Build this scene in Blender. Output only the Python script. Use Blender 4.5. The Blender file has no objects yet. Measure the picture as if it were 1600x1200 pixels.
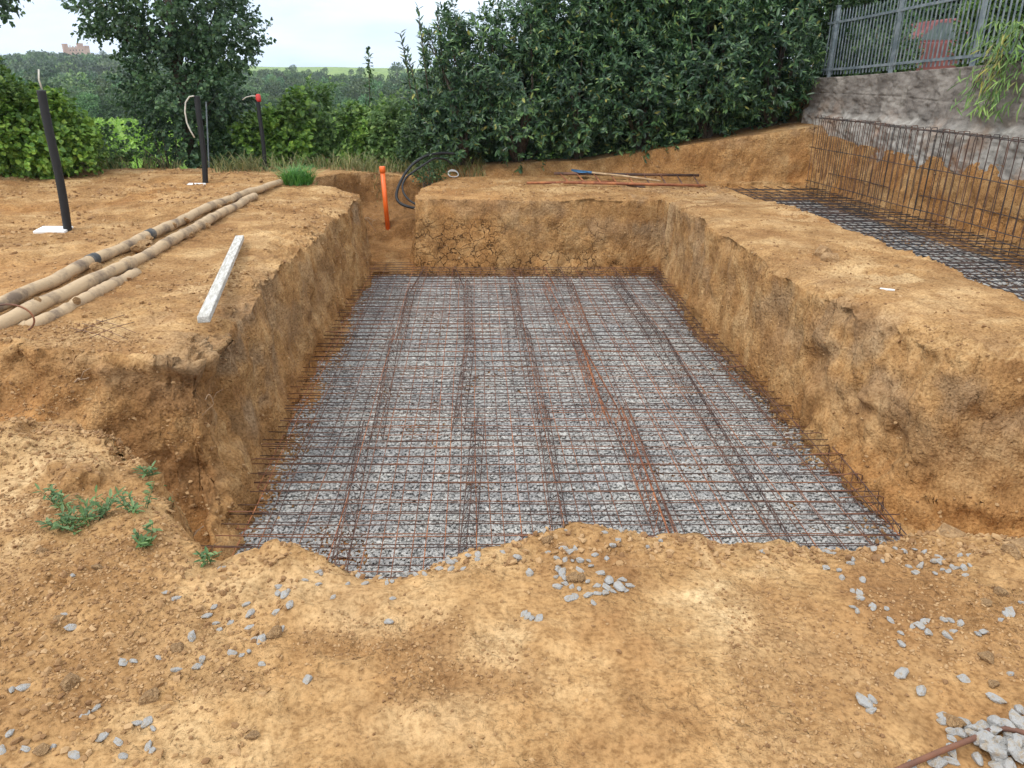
import bpy, bmesh, math, random
import numpy as np
from mathutils import Vector, Matrix
random.seed(7); RNG=np.random.default_rng(11)
sc=bpy.context.scene
# ---------------------------------------------------------------- camera
FPX=1202.; PITCH=math.atan(495/1202.); YAW=math.radians(2.73); CAMH=1.6
cam=bpy.data.cameras.new('camera'); camo=bpy.data.objects.new('camera',cam); sc.collection.objects.link(camo)
cam.sensor_width=36; cam.lens=36*FPX/1600; cam.clip_end=8000; cam.clip_start=.05
camo.location=(0,0,CAMH); camo.rotation_euler=(math.pi/2-PITCH,0,-YAW); sc.camera=camo
# ---------------------------------------------------------------- light
SUN_EL=math.radians(52); SUN_AZ=math.radians(232)      # compass-like azimuth of the sun (behind the camera, left)
w=bpy.data.worlds.new('World'); sc.world=w; w.use_nodes=True
nt=w.node_tree; nt.nodes.clear()
def N(nt,t,**k):
    n=nt.nodes.new(t)
    for a,b in k.items():
        if a.startswith('i_'): n.inputs[int(a[2:]) if a[2:].isdigit() else a[2:]].default_value=b
        else: setattr(n,a,b)
    return n
def ramp(nt,stops,interp='LINEAR'):
    r=nt.nodes.new('ShaderNodeValToRGB'); cr=r.color_ramp; cr.interpolation=interp
    while len(cr.elements)<len(stops): cr.elements.new(.5)
    for e,(p,c) in zip(cr.elements,stops):
        e.position=p; e.color=tuple(c)+(1,) if len(c)==3 else c
    return r
L=nt.links.new
sky=N(nt,'ShaderNodeTexSky',sky_type='NISHITA',sun_disc=False,sun_elevation=SUN_EL,sun_rotation=SUN_AZ)
tc=N(nt,'ShaderNodeTexCoord'); sep=N(nt,'ShaderNodeSeparateXYZ'); L(tc.outputs['Generated'],sep.inputs[0])
hr=ramp(nt,[(0,(7.3,8.7,10.2)),(.06,(7.9,9.1,10.4)),(.2,(10.8,11.4,12.0)),(1,(15.5,15.5,15.5))]); L(sep.outputs[2],hr.inputs[0])
mp=N(nt,'ShaderNodeMapping'); mp.inputs['Scale'].default_value=(1.6,1.6,7); L(tc.outputs['Generated'],mp.inputs[0])
cn=N(nt,'ShaderNodeTexNoise'); cn.inputs['Scale'].default_value=2.2; cn.inputs['Detail'].default_value=7; L(mp.outputs[0],cn.inputs[0])
cr=ramp(nt,[(.36,(.80,.86,.95)),(.62,(1.12,1.10,1.08))]); L(cn.outputs[0],cr.inputs[0])
mu=N(nt,'ShaderNodeMix',data_type='RGBA',blend_type='MULTIPLY'); mu.inputs[0].default_value=1; L(hr.outputs[0],mu.inputs[6]); L(cr.outputs[0],mu.inputs[7])
mx=N(nt,'ShaderNodeMix',data_type='RGBA'); mx.inputs[0].default_value=.88; L(sky.outputs[0],mx.inputs[6]); L(mu.outputs[2],mx.inputs[7])
bg=N(nt,'ShaderNodeBackground'); bg.inputs[1].default_value=.125; L(mx.outputs[2],bg.inputs[0])
wo=N(nt,'ShaderNodeOutputWorld'); L(bg.outputs[0],wo.inputs[0])
sl=bpy.data.lights.new('sun','SUN'); sl.energy=1.5; sl.angle=math.radians(14); sl.color=(1,.95,.88)
so=bpy.data.objects.new('sun',sl); sc.collection.objects.link(so); so.location=(-20,-20,40)
sd=Vector((math.sin(SUN_AZ)*math.cos(SUN_EL),math.cos(SUN_AZ)*math.cos(SUN_EL),math.sin(SUN_EL)))
so.rotation_euler=sd.to_track_quat('Z','Y').to_euler()
sc.view_settings.view_transform='Standard'; sc.view_settings.look='None'; sc.view_settings.exposure=.18; sc.view_settings.gamma=1

# ---------------------------------------------------------------- helpers
_f=np.array([math.sin(YAW)*math.cos(PITCH),math.cos(YAW)*math.cos(PITCH),-math.sin(PITCH)])
_r=np.array([math.cos(YAW),-math.sin(YAW),0.]); _u=np.cross(_r,_f); _c=np.array([0,0,CAMH])
def ray(x,y): return _f*FPX+_r*(x-800)+_u*(600-y)
def atz(x,y,z=0.):
    d=ray(x,y); return _c+d*((z-CAMH)/d[2])
def aty(x,y,Y):
    d=ray(x,y); return _c+d*(Y/d[1])
COL=sc.collection
def tag(o,label=None,cat=None,group=None,kind=None):
    if label: o['label']=label
    if cat: o['category']=cat
    if group: o['group']=group
    if kind: o['kind']=kind
    return o
def mesh(name,V,F,mat=None,parent=None,smooth=False,attrs=None):
    """V (n,3) array; F: (m,k) array of faces or list of such arrays."""
    V=np.asarray(V,dtype=np.float32)
    if isinstance(F,np.ndarray): F=[F]
    me=bpy.data.meshes.new(name); me.vertices.add(len(V)); me.vertices.foreach_set('co',V.ravel())
    tot=sum(f.size for f in F); nf=sum(len(f) for f in F)
    me.loops.add(tot); me.loops.foreach_set('vertex_index',np.concatenate([f.ravel() for f in F]).astype(np.int32))
    me.polygons.add(nf); sizes=np.concatenate([np.full(len(f),f.shape[1]) for f in F])
    st=np.concatenate([[0],np.cumsum(sizes)[:-1]]).astype(np.int32)
    me.polygons.foreach_set('loop_start',st)
    me.polygons.foreach_set('use_smooth',np.full(nf,smooth))
    me.update(calc_edges=True)
    for k,a in (attrs or {}).items():
        at=me.attributes.new(k,'FLOAT_COLOR','POINT'); at.data.foreach_set('color',np.asarray(a,np.float32).ravel())
    if mat: me.materials.append(mat)
    o=bpy.data.objects.new(name,me); COL.objects.link(o)
    if parent: o.parent=parent
    return o
def empty(name,loc=(0,0,0),rz=0):
    o=bpy.data.objects.new(name,None); COL.objects.link(o); o.location=loc; o.rotation_euler=(0,0,rz); o.empty_display_size=.1; return o
class MB:
    def __init__(s): s.v=[];s.f={};s.n=0
    def add(s,V,F):
        V=np.asarray(V,float).reshape(-1,3)
        s.v.append(V)
        for f in F:
            s.f.setdefault(len(f),[]).append([i+s.n for i in f])
        s.n+=len(V)
    def box(s,c,d,rot=None):
        V=np.array([[x,y,z] for x in(-.5,.5) for y in(-.5,.5) for z in(-.5,.5)])*np.array(d)
        if rot is not None: V=V@np.array(rot.to_3x3()).T
        V=V+np.array(c); s.add(V,[(0,1,3,2),(4,6,7,5),(0,4,5,1),(2,3,7,6),(0,2,6,4),(1,5,7,3)])
    def tube(s,pts,r,seg=6,cap=True):
        P=np.asarray(pts,float); n=len(P); R=np.broadcast_to(np.asarray(r,float),(n,))
        T=np.gradient(P,axis=0); T/=np.linalg.norm(T,axis=1)[:,None]+1e-9
        a=np.array([0,0,1.]) if abs(T[0][2])<.9 else np.array([1.,0,0])
        V=[]
        for i in range(n):
            b=np.cross(T[i],a); b/=np.linalg.norm(b)+1e-9; a=np.cross(b,T[i])
            for k in range(seg):
                t=2*math.pi*k/seg; V.append(P[i]+R[i]*(b*math.cos(t)+a*math.sin(t)))
        F=[(i*seg+k,i*seg+(k+1)%seg,(i+1)*seg+(k+1)%seg,(i+1)*seg+k) for i in range(n-1) for k in range(seg)]
        if cap: F+= [tuple(range(seg))[::-1],tuple((n-1)*seg+k for k in range(seg))]
        s.add(V,F)
    def build(s,name,mat=None,parent=None,smooth=False):
        return mesh(name,np.concatenate(s.v),[np.array(f) for f in s.f.values()],mat,parent,smooth)
# periodic value noise
_t2=RNG.random((256,256)); _t3=RNG.random((64,64,64))
def _sm(t): return t*t*t*(t*(t*6-15)+10)
def n2(x,y):
    xi=np.floor(x).astype(int); yi=np.floor(y).astype(int); u=_sm(x-xi); v=_sm(y-yi)
    a=xi&255;b=(xi+1)&255;c=yi&255;d=(yi+1)&255
    return ((_t2[a,c]*(1-u)+_t2[b,c]*u)*(1-v)+(_t2[a,d]*(1-u)+_t2[b,d]*u)*v)*2-1
def fb2(x,y,o=4,g=.5):
    s=0;a=1
    for i in range(o): s=s+a*n2(x*2**i*(1+.03*i)+17.3*i,y*2**i+31.7*i); a*=g
    return s
def n3(x,y,z):
    xi=np.floor(x).astype(int); yi=np.floor(y).astype(int); zi=np.floor(z).astype(int)
    u=_sm(x-xi); v=_sm(y-yi); q=_sm(z-zi); a=xi&63;b=(xi+1)&63;c=yi&63;d=(yi+1)&63;e=zi&63;f=(zi+1)&63; T=_t3
    return (((T[a,c,e]*(1-u)+T[b,c,e]*u)*(1-v)+(T[a,d,e]*(1-u)+T[b,d,e]*u)*v)*(1-q)+((T[a,c,f]*(1-u)+T[b,c,f]*u)*(1-v)+(T[a,d,f]*(1-u)+T[b,d,f]*u)*v)*q)*2-1
def fb3(x,y,z,o=4,g=.5):
    s=0;a=1
    for i in range(o): s=s+a*n3(x*2**i+7.3*i,y*2**i+3.7*i,z*2**i+11.1*i); a*=g
    return s
def sd_poly(x,y,P):
    """signed distance, positive inside"""
    P=np.asarray(P,float); d=np.full(x.shape,1e9); ins=np.zeros(x.shape,bool)
    for i in range(len(P)):
        ax,ay=P[i]; bx,by=P[(i+1)%len(P)]; ex,ey=bx-ax,by-ay
        t=np.clip(((x-ax)*ex+(y-ay)*ey)/(ex*ex+ey*ey),0,1)
        d=np.minimum(d,(x-ax-t*ex)**2+(y-ay-t*ey)**2)
        if ay!=by:
            ins^=((ay>y)!=(by>y))&(x<ex*(y-ay)/(by-ay)+ax)
    return np.where(ins,np.sqrt(d),-np.sqrt(d))
def ss(a,b,x):
    t=np.clip((x-a)/(b-a),0,1); return t*t*(3-2*t)

# ---------------------------------------------------------------- materials
def newmat(name):
    m=bpy.data.materials.new(name); m.use_nodes=True; t=m.node_tree; b=t.nodes['Principled BSDF']; return m,t,b
def simple(name,col,rough=.7,metal=0,var=.15,scale=20,bump=.0,bscale=80):
    m,t,b=newmat(name); b.inputs['Roughness'].default_value=rough; b.inputs['Metallic'].default_value=metal
    g=N(t,'ShaderNodeTexCoord'); n=N(t,'ShaderNodeTexNoise'); n.inputs['Scale'].default_value=scale; n.inputs['Detail'].default_value=5
    t.links.new(g.outputs['Object'],n.inputs[0])
    r=ramp(t,[(.3,[c*(1-var) for c in col]),(.7,[min(1,c*(1+var)) for c in col])]); t.links.new(n.outputs[0],r.inputs[0]); t.links.new(r.outputs[0],b.inputs[0])
    if bump:
        n2_=N(t,'ShaderNodeTexNoise'); n2_.inputs['Scale'].default_value=bscale; t.links.new(g.outputs['Object'],n2_.inputs[0])
        bp=N(t,'ShaderNodeBump'); bp.inputs['Strength'].default_value=bump; bp.inputs['Distance'].default_value=.01; t.links.new(n2_.outputs[0],bp.inputs['Height']); t.links.new(bp.outputs[0],b.inputs['Normal'])
    return m
def two(name,c1,c2,scale=6,lo=.42,hi=.58,rough=.85,bump=.4,bscale=60,metal=0,stretch=None,dist=.01):
    m,t,b=newmat(name); b.inputs['Roughness'].default_value=rough; b.inputs['Metallic'].default_value=metal
    g=N(t,'ShaderNodeTexCoord'); src=g.outputs['Object']
    if stretch:
        mp=N(t,'ShaderNodeMapping'); mp.inputs['Scale'].default_value=stretch; t.links.new(src,mp.inputs[0]); src=mp.outputs[0]
    n=N(t,'ShaderNodeTexNoise'); n.inputs['Scale'].default_value=scale; n.inputs['Detail'].default_value=8; n.inputs['Roughness'].default_value=.65
    t.links.new(src,n.inputs[0]); r=ramp(t,[(lo,c1),(hi,c2)]); t.links.new(n.outputs[0],r.inputs[0]); t.links.new(r.outputs[0],b.inputs[0])
    n_=N(t,'ShaderNodeTexNoise'); n_.inputs['Scale'].default_value=bscale; n_.inputs['Detail'].default_value=6; t.links.new(src,n_.inputs[0])
    bp=N(t,'ShaderNodeBump'); bp.inputs['Strength'].default_value=bump; bp.inputs['Distance'].default_value=dist; t.links.new(n_.outputs[0],bp.inputs['Height']); t.links.new(bp.outputs[0],b.inputs['Normal'])
    return m
def island(name,stops,rough=.8,trans=0,bump=0,noise_mix=0,nr=((.72,.72,.78),(1.25,1.25,1.05)),tint=False):
    m,t,b=newmat(name); b.inputs['Roughness'].default_value=rough
    g=N(t,'ShaderNodeNewGeometry'); r=ramp(t,stops); t.links.new(g.outputs['Random Per Island'],r.inputs[0]); out=r.outputs[0]
    if noise_mix:
        n=N(t,'ShaderNodeTexNoise'); n.inputs['Scale'].default_value=noise_mix; n.inputs['Detail'].default_value=4
        tc_=N(t,'ShaderNodeTexCoord'); t.links.new(tc_.outputs['Object'],n.inputs[0])
        rr=ramp(t,[(.35,nr[0]),(.65,nr[1])]); t.links.new(n.outputs[0],rr.inputs[0])
        q=N(t,'ShaderNodeMix',data_type='RGBA',blend_type='MULTIPLY'); q.inputs[0].default_value=1; t.links.new(out,q.inputs[6]); t.links.new(rr.outputs[0],q.inputs[7]); out=q.outputs[2]
    if tint:
        ta=N(t,'ShaderNodeAttribute'); ta.attribute_name='tint'; q=N(t,'ShaderNodeMix',data_type='RGBA',blend_type='MULTIPLY'); q.inputs[0].default_value=1; t.links.new(out,q.inputs[6]); t.links.new(ta.outputs[0],q.inputs[7]); out=q.outputs[2]
    t.links.new(out,b.inputs[0])
    if trans:
        tr=N(t,'ShaderNodeBsdfTranslucent'); t.links.new(out,tr.inputs[0]); ms=N(t,'ShaderNodeMixShader'); ms.inputs[0].default_value=trans
        o=t.nodes['Material Output']; t.links.new(b.outputs[0],ms.inputs[1]); t.links.new(tr.outputs[0],ms.inputs[2]); t.links.new(ms.outputs[0],o.inputs[0])
    return m
def soil_mat():
    m,t,b=newmat('soil'); b.inputs['Roughness'].default_value=.95; b.inputs['Specular IOR Level'].default_value=.15
    ln=t.links.new
    g=N(t,'ShaderNodeTexCoord'); P=g.outputs['Object']
    def noise(s,d=6,r=.6,vec=P,dis=0):
        n=N(t,'ShaderNodeTexNoise'); n.inputs['Scale'].default_value=s; n.inputs['Detail'].default_value=d; n.inputs['Roughness'].default_value=r; n.inputs['Distortion'].default_value=dis; ln(vec,n.inputs[0]); return n.outputs[0]
    def mix(a,b_,f,bt='MIX'):
        q=N(t,'ShaderNodeMix',data_type='RGBA',blend_type=bt)
        for s,v in ((q.inputs[0],f),(q.inputs[6],a),(q.inputs[7],b_)):
            if isinstance(v,(int,float)): s.default_value=v
            elif isinstance(v,tuple): s.default_value=v+(1,)
            else: ln(v,s)
        return q.outputs[2]
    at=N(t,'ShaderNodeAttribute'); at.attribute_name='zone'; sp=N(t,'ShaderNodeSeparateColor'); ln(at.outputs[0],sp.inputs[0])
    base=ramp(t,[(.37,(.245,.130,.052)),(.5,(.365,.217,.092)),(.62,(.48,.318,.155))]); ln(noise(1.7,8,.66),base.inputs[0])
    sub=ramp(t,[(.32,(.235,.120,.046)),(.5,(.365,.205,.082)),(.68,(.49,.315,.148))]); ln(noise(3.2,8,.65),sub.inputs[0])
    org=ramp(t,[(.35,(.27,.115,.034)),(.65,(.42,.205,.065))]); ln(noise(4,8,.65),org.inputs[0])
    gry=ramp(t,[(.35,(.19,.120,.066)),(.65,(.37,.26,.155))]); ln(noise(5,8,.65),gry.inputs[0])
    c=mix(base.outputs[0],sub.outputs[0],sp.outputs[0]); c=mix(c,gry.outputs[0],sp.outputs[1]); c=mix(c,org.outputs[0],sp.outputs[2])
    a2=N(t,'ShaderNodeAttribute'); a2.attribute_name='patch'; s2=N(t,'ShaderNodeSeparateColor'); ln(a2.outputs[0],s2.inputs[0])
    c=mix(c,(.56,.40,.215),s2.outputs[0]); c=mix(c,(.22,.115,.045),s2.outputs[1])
    sk=ramp(t,[(.34,(.66,.61,.56)),(.50,(1,1,1)),(.66,(1.20,1.20,1.22))]); ln(noise(55,2,.6),sk.inputs[0]); c=mix(c,sk.outputs[0],.85,'MULTIPLY')
    sk2=ramp(t,[(.34,(.78,.75,.72)),(.5,(1,1,1)),(.68,(1.1,1.1,1.1))]); ln(noise(9,4,.65),sk2.inputs[0]); c=mix(c,sk2.outputs[0],.9,'MULTIPLY')
    # drying cracks (alpha channel of zone)
    nz=N(t,'ShaderNodeTexNoise'); nz.inputs['Scale'].default_value=7; ln(P,nz.inputs[0])
    va=N(t,'ShaderNodeVectorMath',operation='MULTIPLY_ADD'); ln(nz.outputs['Color'],va.inputs[0]); va.inputs[1].default_value=(.26,.26,.26); ln(P,va.inputs[2])
    vo=N(t,'ShaderNodeTexVoronoi',feature='DISTANCE_TO_EDGE'); vo.inputs['Scale'].default_value=6.0; ln(va.outputs[0],vo.inputs[0])
    ck=N(t,'ShaderNodeMapRange'); ck.inputs[1].default_value=0; ck.inputs[2].default_value=.028; ck.inputs[3].default_value=1; ck.inputs[4].default_value=0; ln(vo.outputs[0],ck.inputs[0])
    cm=N(t,'ShaderNodeMath',operation='MULTIPLY'); ln(ck.outputs[0],cm.inputs[0]); ln(at.outputs['Alpha'],cm.inputs[1])
    c=mix(c,(.13,.065,.028),cm.outputs[0]); ln(c,b.inputs[0])
    # bump: grains, crumbs, lumps, cracks
    vg=N(t,'ShaderNodeTexVoronoi',feature='F1'); vg.inputs['Scale'].default_value=70; ln(va.outputs[0],vg.inputs[0])
    vg2=N(t,'ShaderNodeTexVoronoi',feature='SMOOTH_F1'); vg2.inputs['Scale'].default_value=26; ln(va.outputs[0],vg2.inputs[0])
    pm=ramp(t,[(.38,(.38,.38,.38)),(.60,(1,1,1))]); pa=N(t,'ShaderNodeMath',operation='MULTIPLY_ADD'); ln(sp.outputs[0],pa.inputs[0]); pa.inputs[1].default_value=.03; ln(noise(2.1,6,.6),pa.inputs[2]); ln(pa.outputs[0],pm.inputs[0])
    def bump(h,st,dist,prev,inv=False):
        q=N(t,'ShaderNodeBump',invert=inv); mm=N(t,'ShaderNodeMath',operation='MULTIPLY'); mm.inputs[1].default_value=st; ln(pm.outputs[0],mm.inputs[0]); ln(mm.outputs[0],q.inputs['Strength']); q.inputs['Distance'].default_value=dist; ln(h,q.inputs['Height'])
        if prev: ln(prev.outputs[0],q.inputs['Normal'])
        return q
    b1=bump(noise(15,4,.62),1.0,.045,None); b2=bump(vg2.outputs[0],.5,.012,b1,True); b3=bump(noise(70,2,.5),.7,.010,b2)
    b4=N(t,'ShaderNodeBump',invert=True); b4.inputs['Strength'].default_value=1; b4.inputs['Distance'].default_value=.03; ln(cm.outputs[0],b4.inputs['Height']); ln(b3.outputs[0],b4.inputs['Normal'])
    ln(b4.outputs[0],b.inputs['Normal'])
    return m
M={}
M['soil']=soil_mat()
M['clod']=island('soil_clod',[(0,(.20,.105,.043)),(.5,(.32,.185,.078)),(1,(.43,.275,.135))],.95)
M['gravel']=island('crushed_gravel',[(0,(.29,.285,.27)),(.3,(.355,.35,.335)),(.62,(.41,.405,.385)),(.86,(.45,.445,.42)),(1,(.52,.51,.48))],.8,noise_mix=3,nr=((.84,.84,.86),(1.06,1.06,1.04)))
M['stone']=two('grey_stone',(.31,.245,.165),(.335,.33,.315),2.2,.36,.50,rough=.8,bump=.5,bscale=9,dist=.02)
M['tanstone']=two('tan_stone',(.25,.145,.062),(.38,.235,.11),4,rough=.95,bump=.8,bscale=7,dist=.03)
M['rust']=two('rusty_steel',(.10,.054,.042),(.30,.125,.06),2.2,.38,.60,rough=.75,bump=.3,bscale=200,metal=.25,dist=.002)
M['rust_dark']=two('dark_rusty_steel',(.075,.048,.042),(.22,.11,.07),3,.42,.66,rough=.7,bump=.3,bscale=200,metal=.3,dist=.002)
M['rust_red']=two('orange_rusty_steel',(.20,.065,.03),(.42,.16,.06),5,.42,.6,rough=.8,bump=.3,bscale=200,dist=.002)
M['steel_black']=two('dark_steel',(.045,.045,.050),(.16,.095,.070),3,.42,.66,rough=.55,bump=.2,bscale=200,metal=.5,dist=.002)
M['black']=simple('black_plastic',(.008,.009,.011),.6,0,.3,8,.15,60)
M['pipe']=two('dusty_pipe',(.45,.33,.20),(.16,.115,.078),4,.48,.64,rough=.9,bump=.6,bscale=40,stretch=(1,1,1),dist=.006)
M['pipe_dark']=two('dark_pipe',(.035,.04,.045),(.13,.115,.095),9,.45,.65,rough=.7,bump=.4,bscale=40,dist=.005)
M['orange']=simple('orange_plastic',(.80,.14,.02),.4,0,.12,6)
M['board']=two('whitewashed_timber',(.34,.32,.28),(.58,.57,.53),9,.4,.6,rough=.8,bump=.35,bscale=40,stretch=(7,1,7),dist=.004)
M['white']=simple('white_paint',(.78,.78,.77),.6,0,.06,14)
M['cable']=simple('pale_cable',(.55,.53,.45),.6)
M['redcap']=simple('red_tape',(.55,.035,.03),.5)
M['wood']=two('weathered_wood',(.35,.23,.12),(.52,.38,.23),8,rough=.85,bump=.4,bscale=30,dist=.004)
M['blue']=simple('blue_steel',(.045,.13,.25),.45,.3,.3,20)
M['red']=two('faded_red_paint',(.20,.05,.045),(.14,.035,.033),4,rough=.45,bump=.0)
M['glass']=simple('car_glass',(.05,.07,.06),.12,0,.3,3)
M['rubber']=simple('tyre_rubber',(.02,.02,.02),.85)
M['fence']=two('weathered_galvanised_iron',(.12,.155,.175),(.23,.265,.285),9,rough=.6,bump=.2,bscale=50,metal=.2)
M['bark']=two('bark',(.06,.045,.032),(.15,.115,.085),14,rough=.95,bump=1,bscale=30,stretch=(4,4,.8),dist=.02)
M['root']=simple('dry_root',(.30,.20,.12),.9)
M['castle']=two('old_brick',(.42,.24,.19),(.52,.34,.27),.3,rough=.9,bump=.1)
def leafmat(name,lo,mid,hi,rough=.5,trans=.25,nm=1.2): return island(name,[(0,lo),(.55,mid),(1,hi)],rough,trans,noise_mix=nm)
M['laurel']=island('laurel_leaf',[(0,(.026,.062,.036)),(.45,(.050,.115,.052)),(.82,(.10,.19,.075)),(.97,(.20,.32,.10)),(1,(.42,.36,.10))],.36,.22,noise_mix=1.0)
M['poplar']=leafmat('poplar_leaf',(.035,.078,.042),(.068,.14,.066),(.15,.25,.11),.42,.2,1.2)
M['vine']=leafmat('vine_leaf',(.07,.16,.03),(.17,.31,.05),(.33,.48,.09),.5,.3,1.0)
M['shrub']=leafmat('shrub_leaf',(.075,.155,.04),(.155,.28,.075),(.29,.42,.12),.55,.3,1.0)
M['shrub_dark']=leafmat('dark_shrub_leaf',(.03,.07,.028),(.065,.135,.045),(.13,.22,.07),.5,.25,1.0)
M['bright']=leafmat('bright_leaf',(.12,.24,.03),(.20,.36,.05),(.32,.48,.08),.6,.3,1.0)
M['weed']=leafmat('weed_leaf',(.07,.15,.05),(.12,.22,.08),(.20,.30,.12),.5,.3,9)
M['grass']=leafmat('grass_blade',(.05,.17,.03),(.09,.27,.05),(.16,.36,.08),.5,.3,9)
M['dry']=leafmat('dry_grass_blade',(.10,.13,.045),(.20,.21,.08),(.34,.30,.15),.7,.3,5)
M['wood_far']=leafmat('woodland_leaf',(.035,.080,.030),(.062,.130,.042),(.11,.19,.065),.6,.15,.07)
M['wood_tint']=island('woodland_crown',[(0,(.040,.085,.032)),(.55,(.066,.135,.044)),(1,(.12,.20,.07))],.6,.15,tint=True)
M['field']=two('meadow',(.10,.18,.035),(.22,.32,.06),.18,.4,.6,rough=.9,bump=.8,bscale=2,dist=.4)
M['yellowleaf']=leafmat('yellow_leaf',(.28,.30,.08),(.38,.36,.11),(.50,.42,.08),.5,.3,5)

# ---------------------------------------------------------------- terrain
PIT=[(-1.60,11.02),(-1.63,9.5),(-1.72,7.9),(-1.74,6.5),(-1.70,5.4),(-1.69,4.7),(-1.78,4.1),(-1.62,3.32),(-1.15,2.62),(-.96,2.28),(-.55,2.33),(-.30,2.22),(-.1,2.33),(.36,2.47),(.8,2.44),(1.5,2.38),(2.07,2.42),(3.2,2.45),(5.2,2.4),(5.2,4.1),(3.6,4.2),(3.04,4.32),(2.96,4.8),(2.80,5.46),(2.66,6.6),(2.60,8.05),(2.60,9.3),(2.64,10.72),(1.0,10.87),(-.78,11.02)]
GUL=[(-3.6,4.62),(-2.9,4.58),(-2.27,4.47),(-1.7,4.52),(-1.4,4.3),(-1.3,3.3),(-1.2,2.8),(-1.52,3.28),(-1.68,3.36),(-2.29,3.44),(-3.3,3.46),(-4.3,3.8)]
DIT=[(-1.56,10.6),(-1.62,11.15),(-1.9,11.45),(-2.35,11.75),(-2.5,12.5),(-1.9,13.25),(-.6,13.3),(-.55,12.7),(-.74,12.1),(-.82,11.2),(-.80,10.6)]
def xwall(y): return 5.55+(12.6-y)*.1
TRE_L=lambda y: np.interp(y,[1,5.3,7.2,9,11,12.3],[4.12,4.08,4.02,3.92,3.80,3.72])
def plateau(x,y):
    z=.022*fb2(x*.8,y*.8,3)+.010*fb2(x*3.1+5,y*3.1,3)
    rough=.35+.9*ss(-.2,.5,fb2(x*.9+40,y*.9,3))
    z=z+rough*(.011*fb2(x*10,y*10,3)+.006*fb2(x*32,y*32,2))
    z=z-.09*ss(9.3,11,y)*ss(-2.2,-1,x)                                    # far berm a little lower
    z=z+.10*np.exp(-(((x+.69)/.17)**2+((y-2.36)/.13)**2))                     # mound on the lip
    z=z+.05*np.exp(-(((x-.38)/.16)**2+((y-2.5)/.12)**2))+.03*np.exp(-(((x-.05)/.2)**2+((y-2.42)/.12)**2))
    z=z+.07*np.exp(-(((x+2.0)/.45)**2+((y-3.15)/.3)**2))+.05*np.exp(-(((x+1.2)/.3)**2+((y-2.35)/.3)**2))
    z=z+.06*ss(.2,.7,fb2(x*2+9,y*2,3))*ss(-1.0,-1.6,x)*ss(5.6,4.2,y)
    z=z+.05*np.exp(-((x+3.25+.0*y)/.35)**2)*ss(4,6,y)*ss(13,11,y)            # low ridge under the pipes
    z=z+.05*ss(.1,.6,fb2(x*1.6+2,y*1.6,4))*ss(-3.4,-4.2,x)
    return z
def far(x,y):
    r=np.hypot(x,y); az=np.degrees(np.arctan2(x,np.maximum(y,1e-3)))
    R=[0,13.6,16,20,30,60,100,180,300,450,700,850,1000,1300]
    zl=np.interp(r,R,[0,0,-.5,-1.0,-1.7,-3.3,-5.0,-8,-8,-1,8.5,8,3,-5])
    zc=np.interp(r,R,[0,0,-.5,-1.0,-1.7,-3.2,-4.6,-7,-6.5,-2.2,1.2,0,-6,-20])
    k=ss(-24,-13,az)
    return zl*(1-k)+zc*k+ (1.2*fb2(x/60,y/60,3))*ss(100,220,r)
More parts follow.
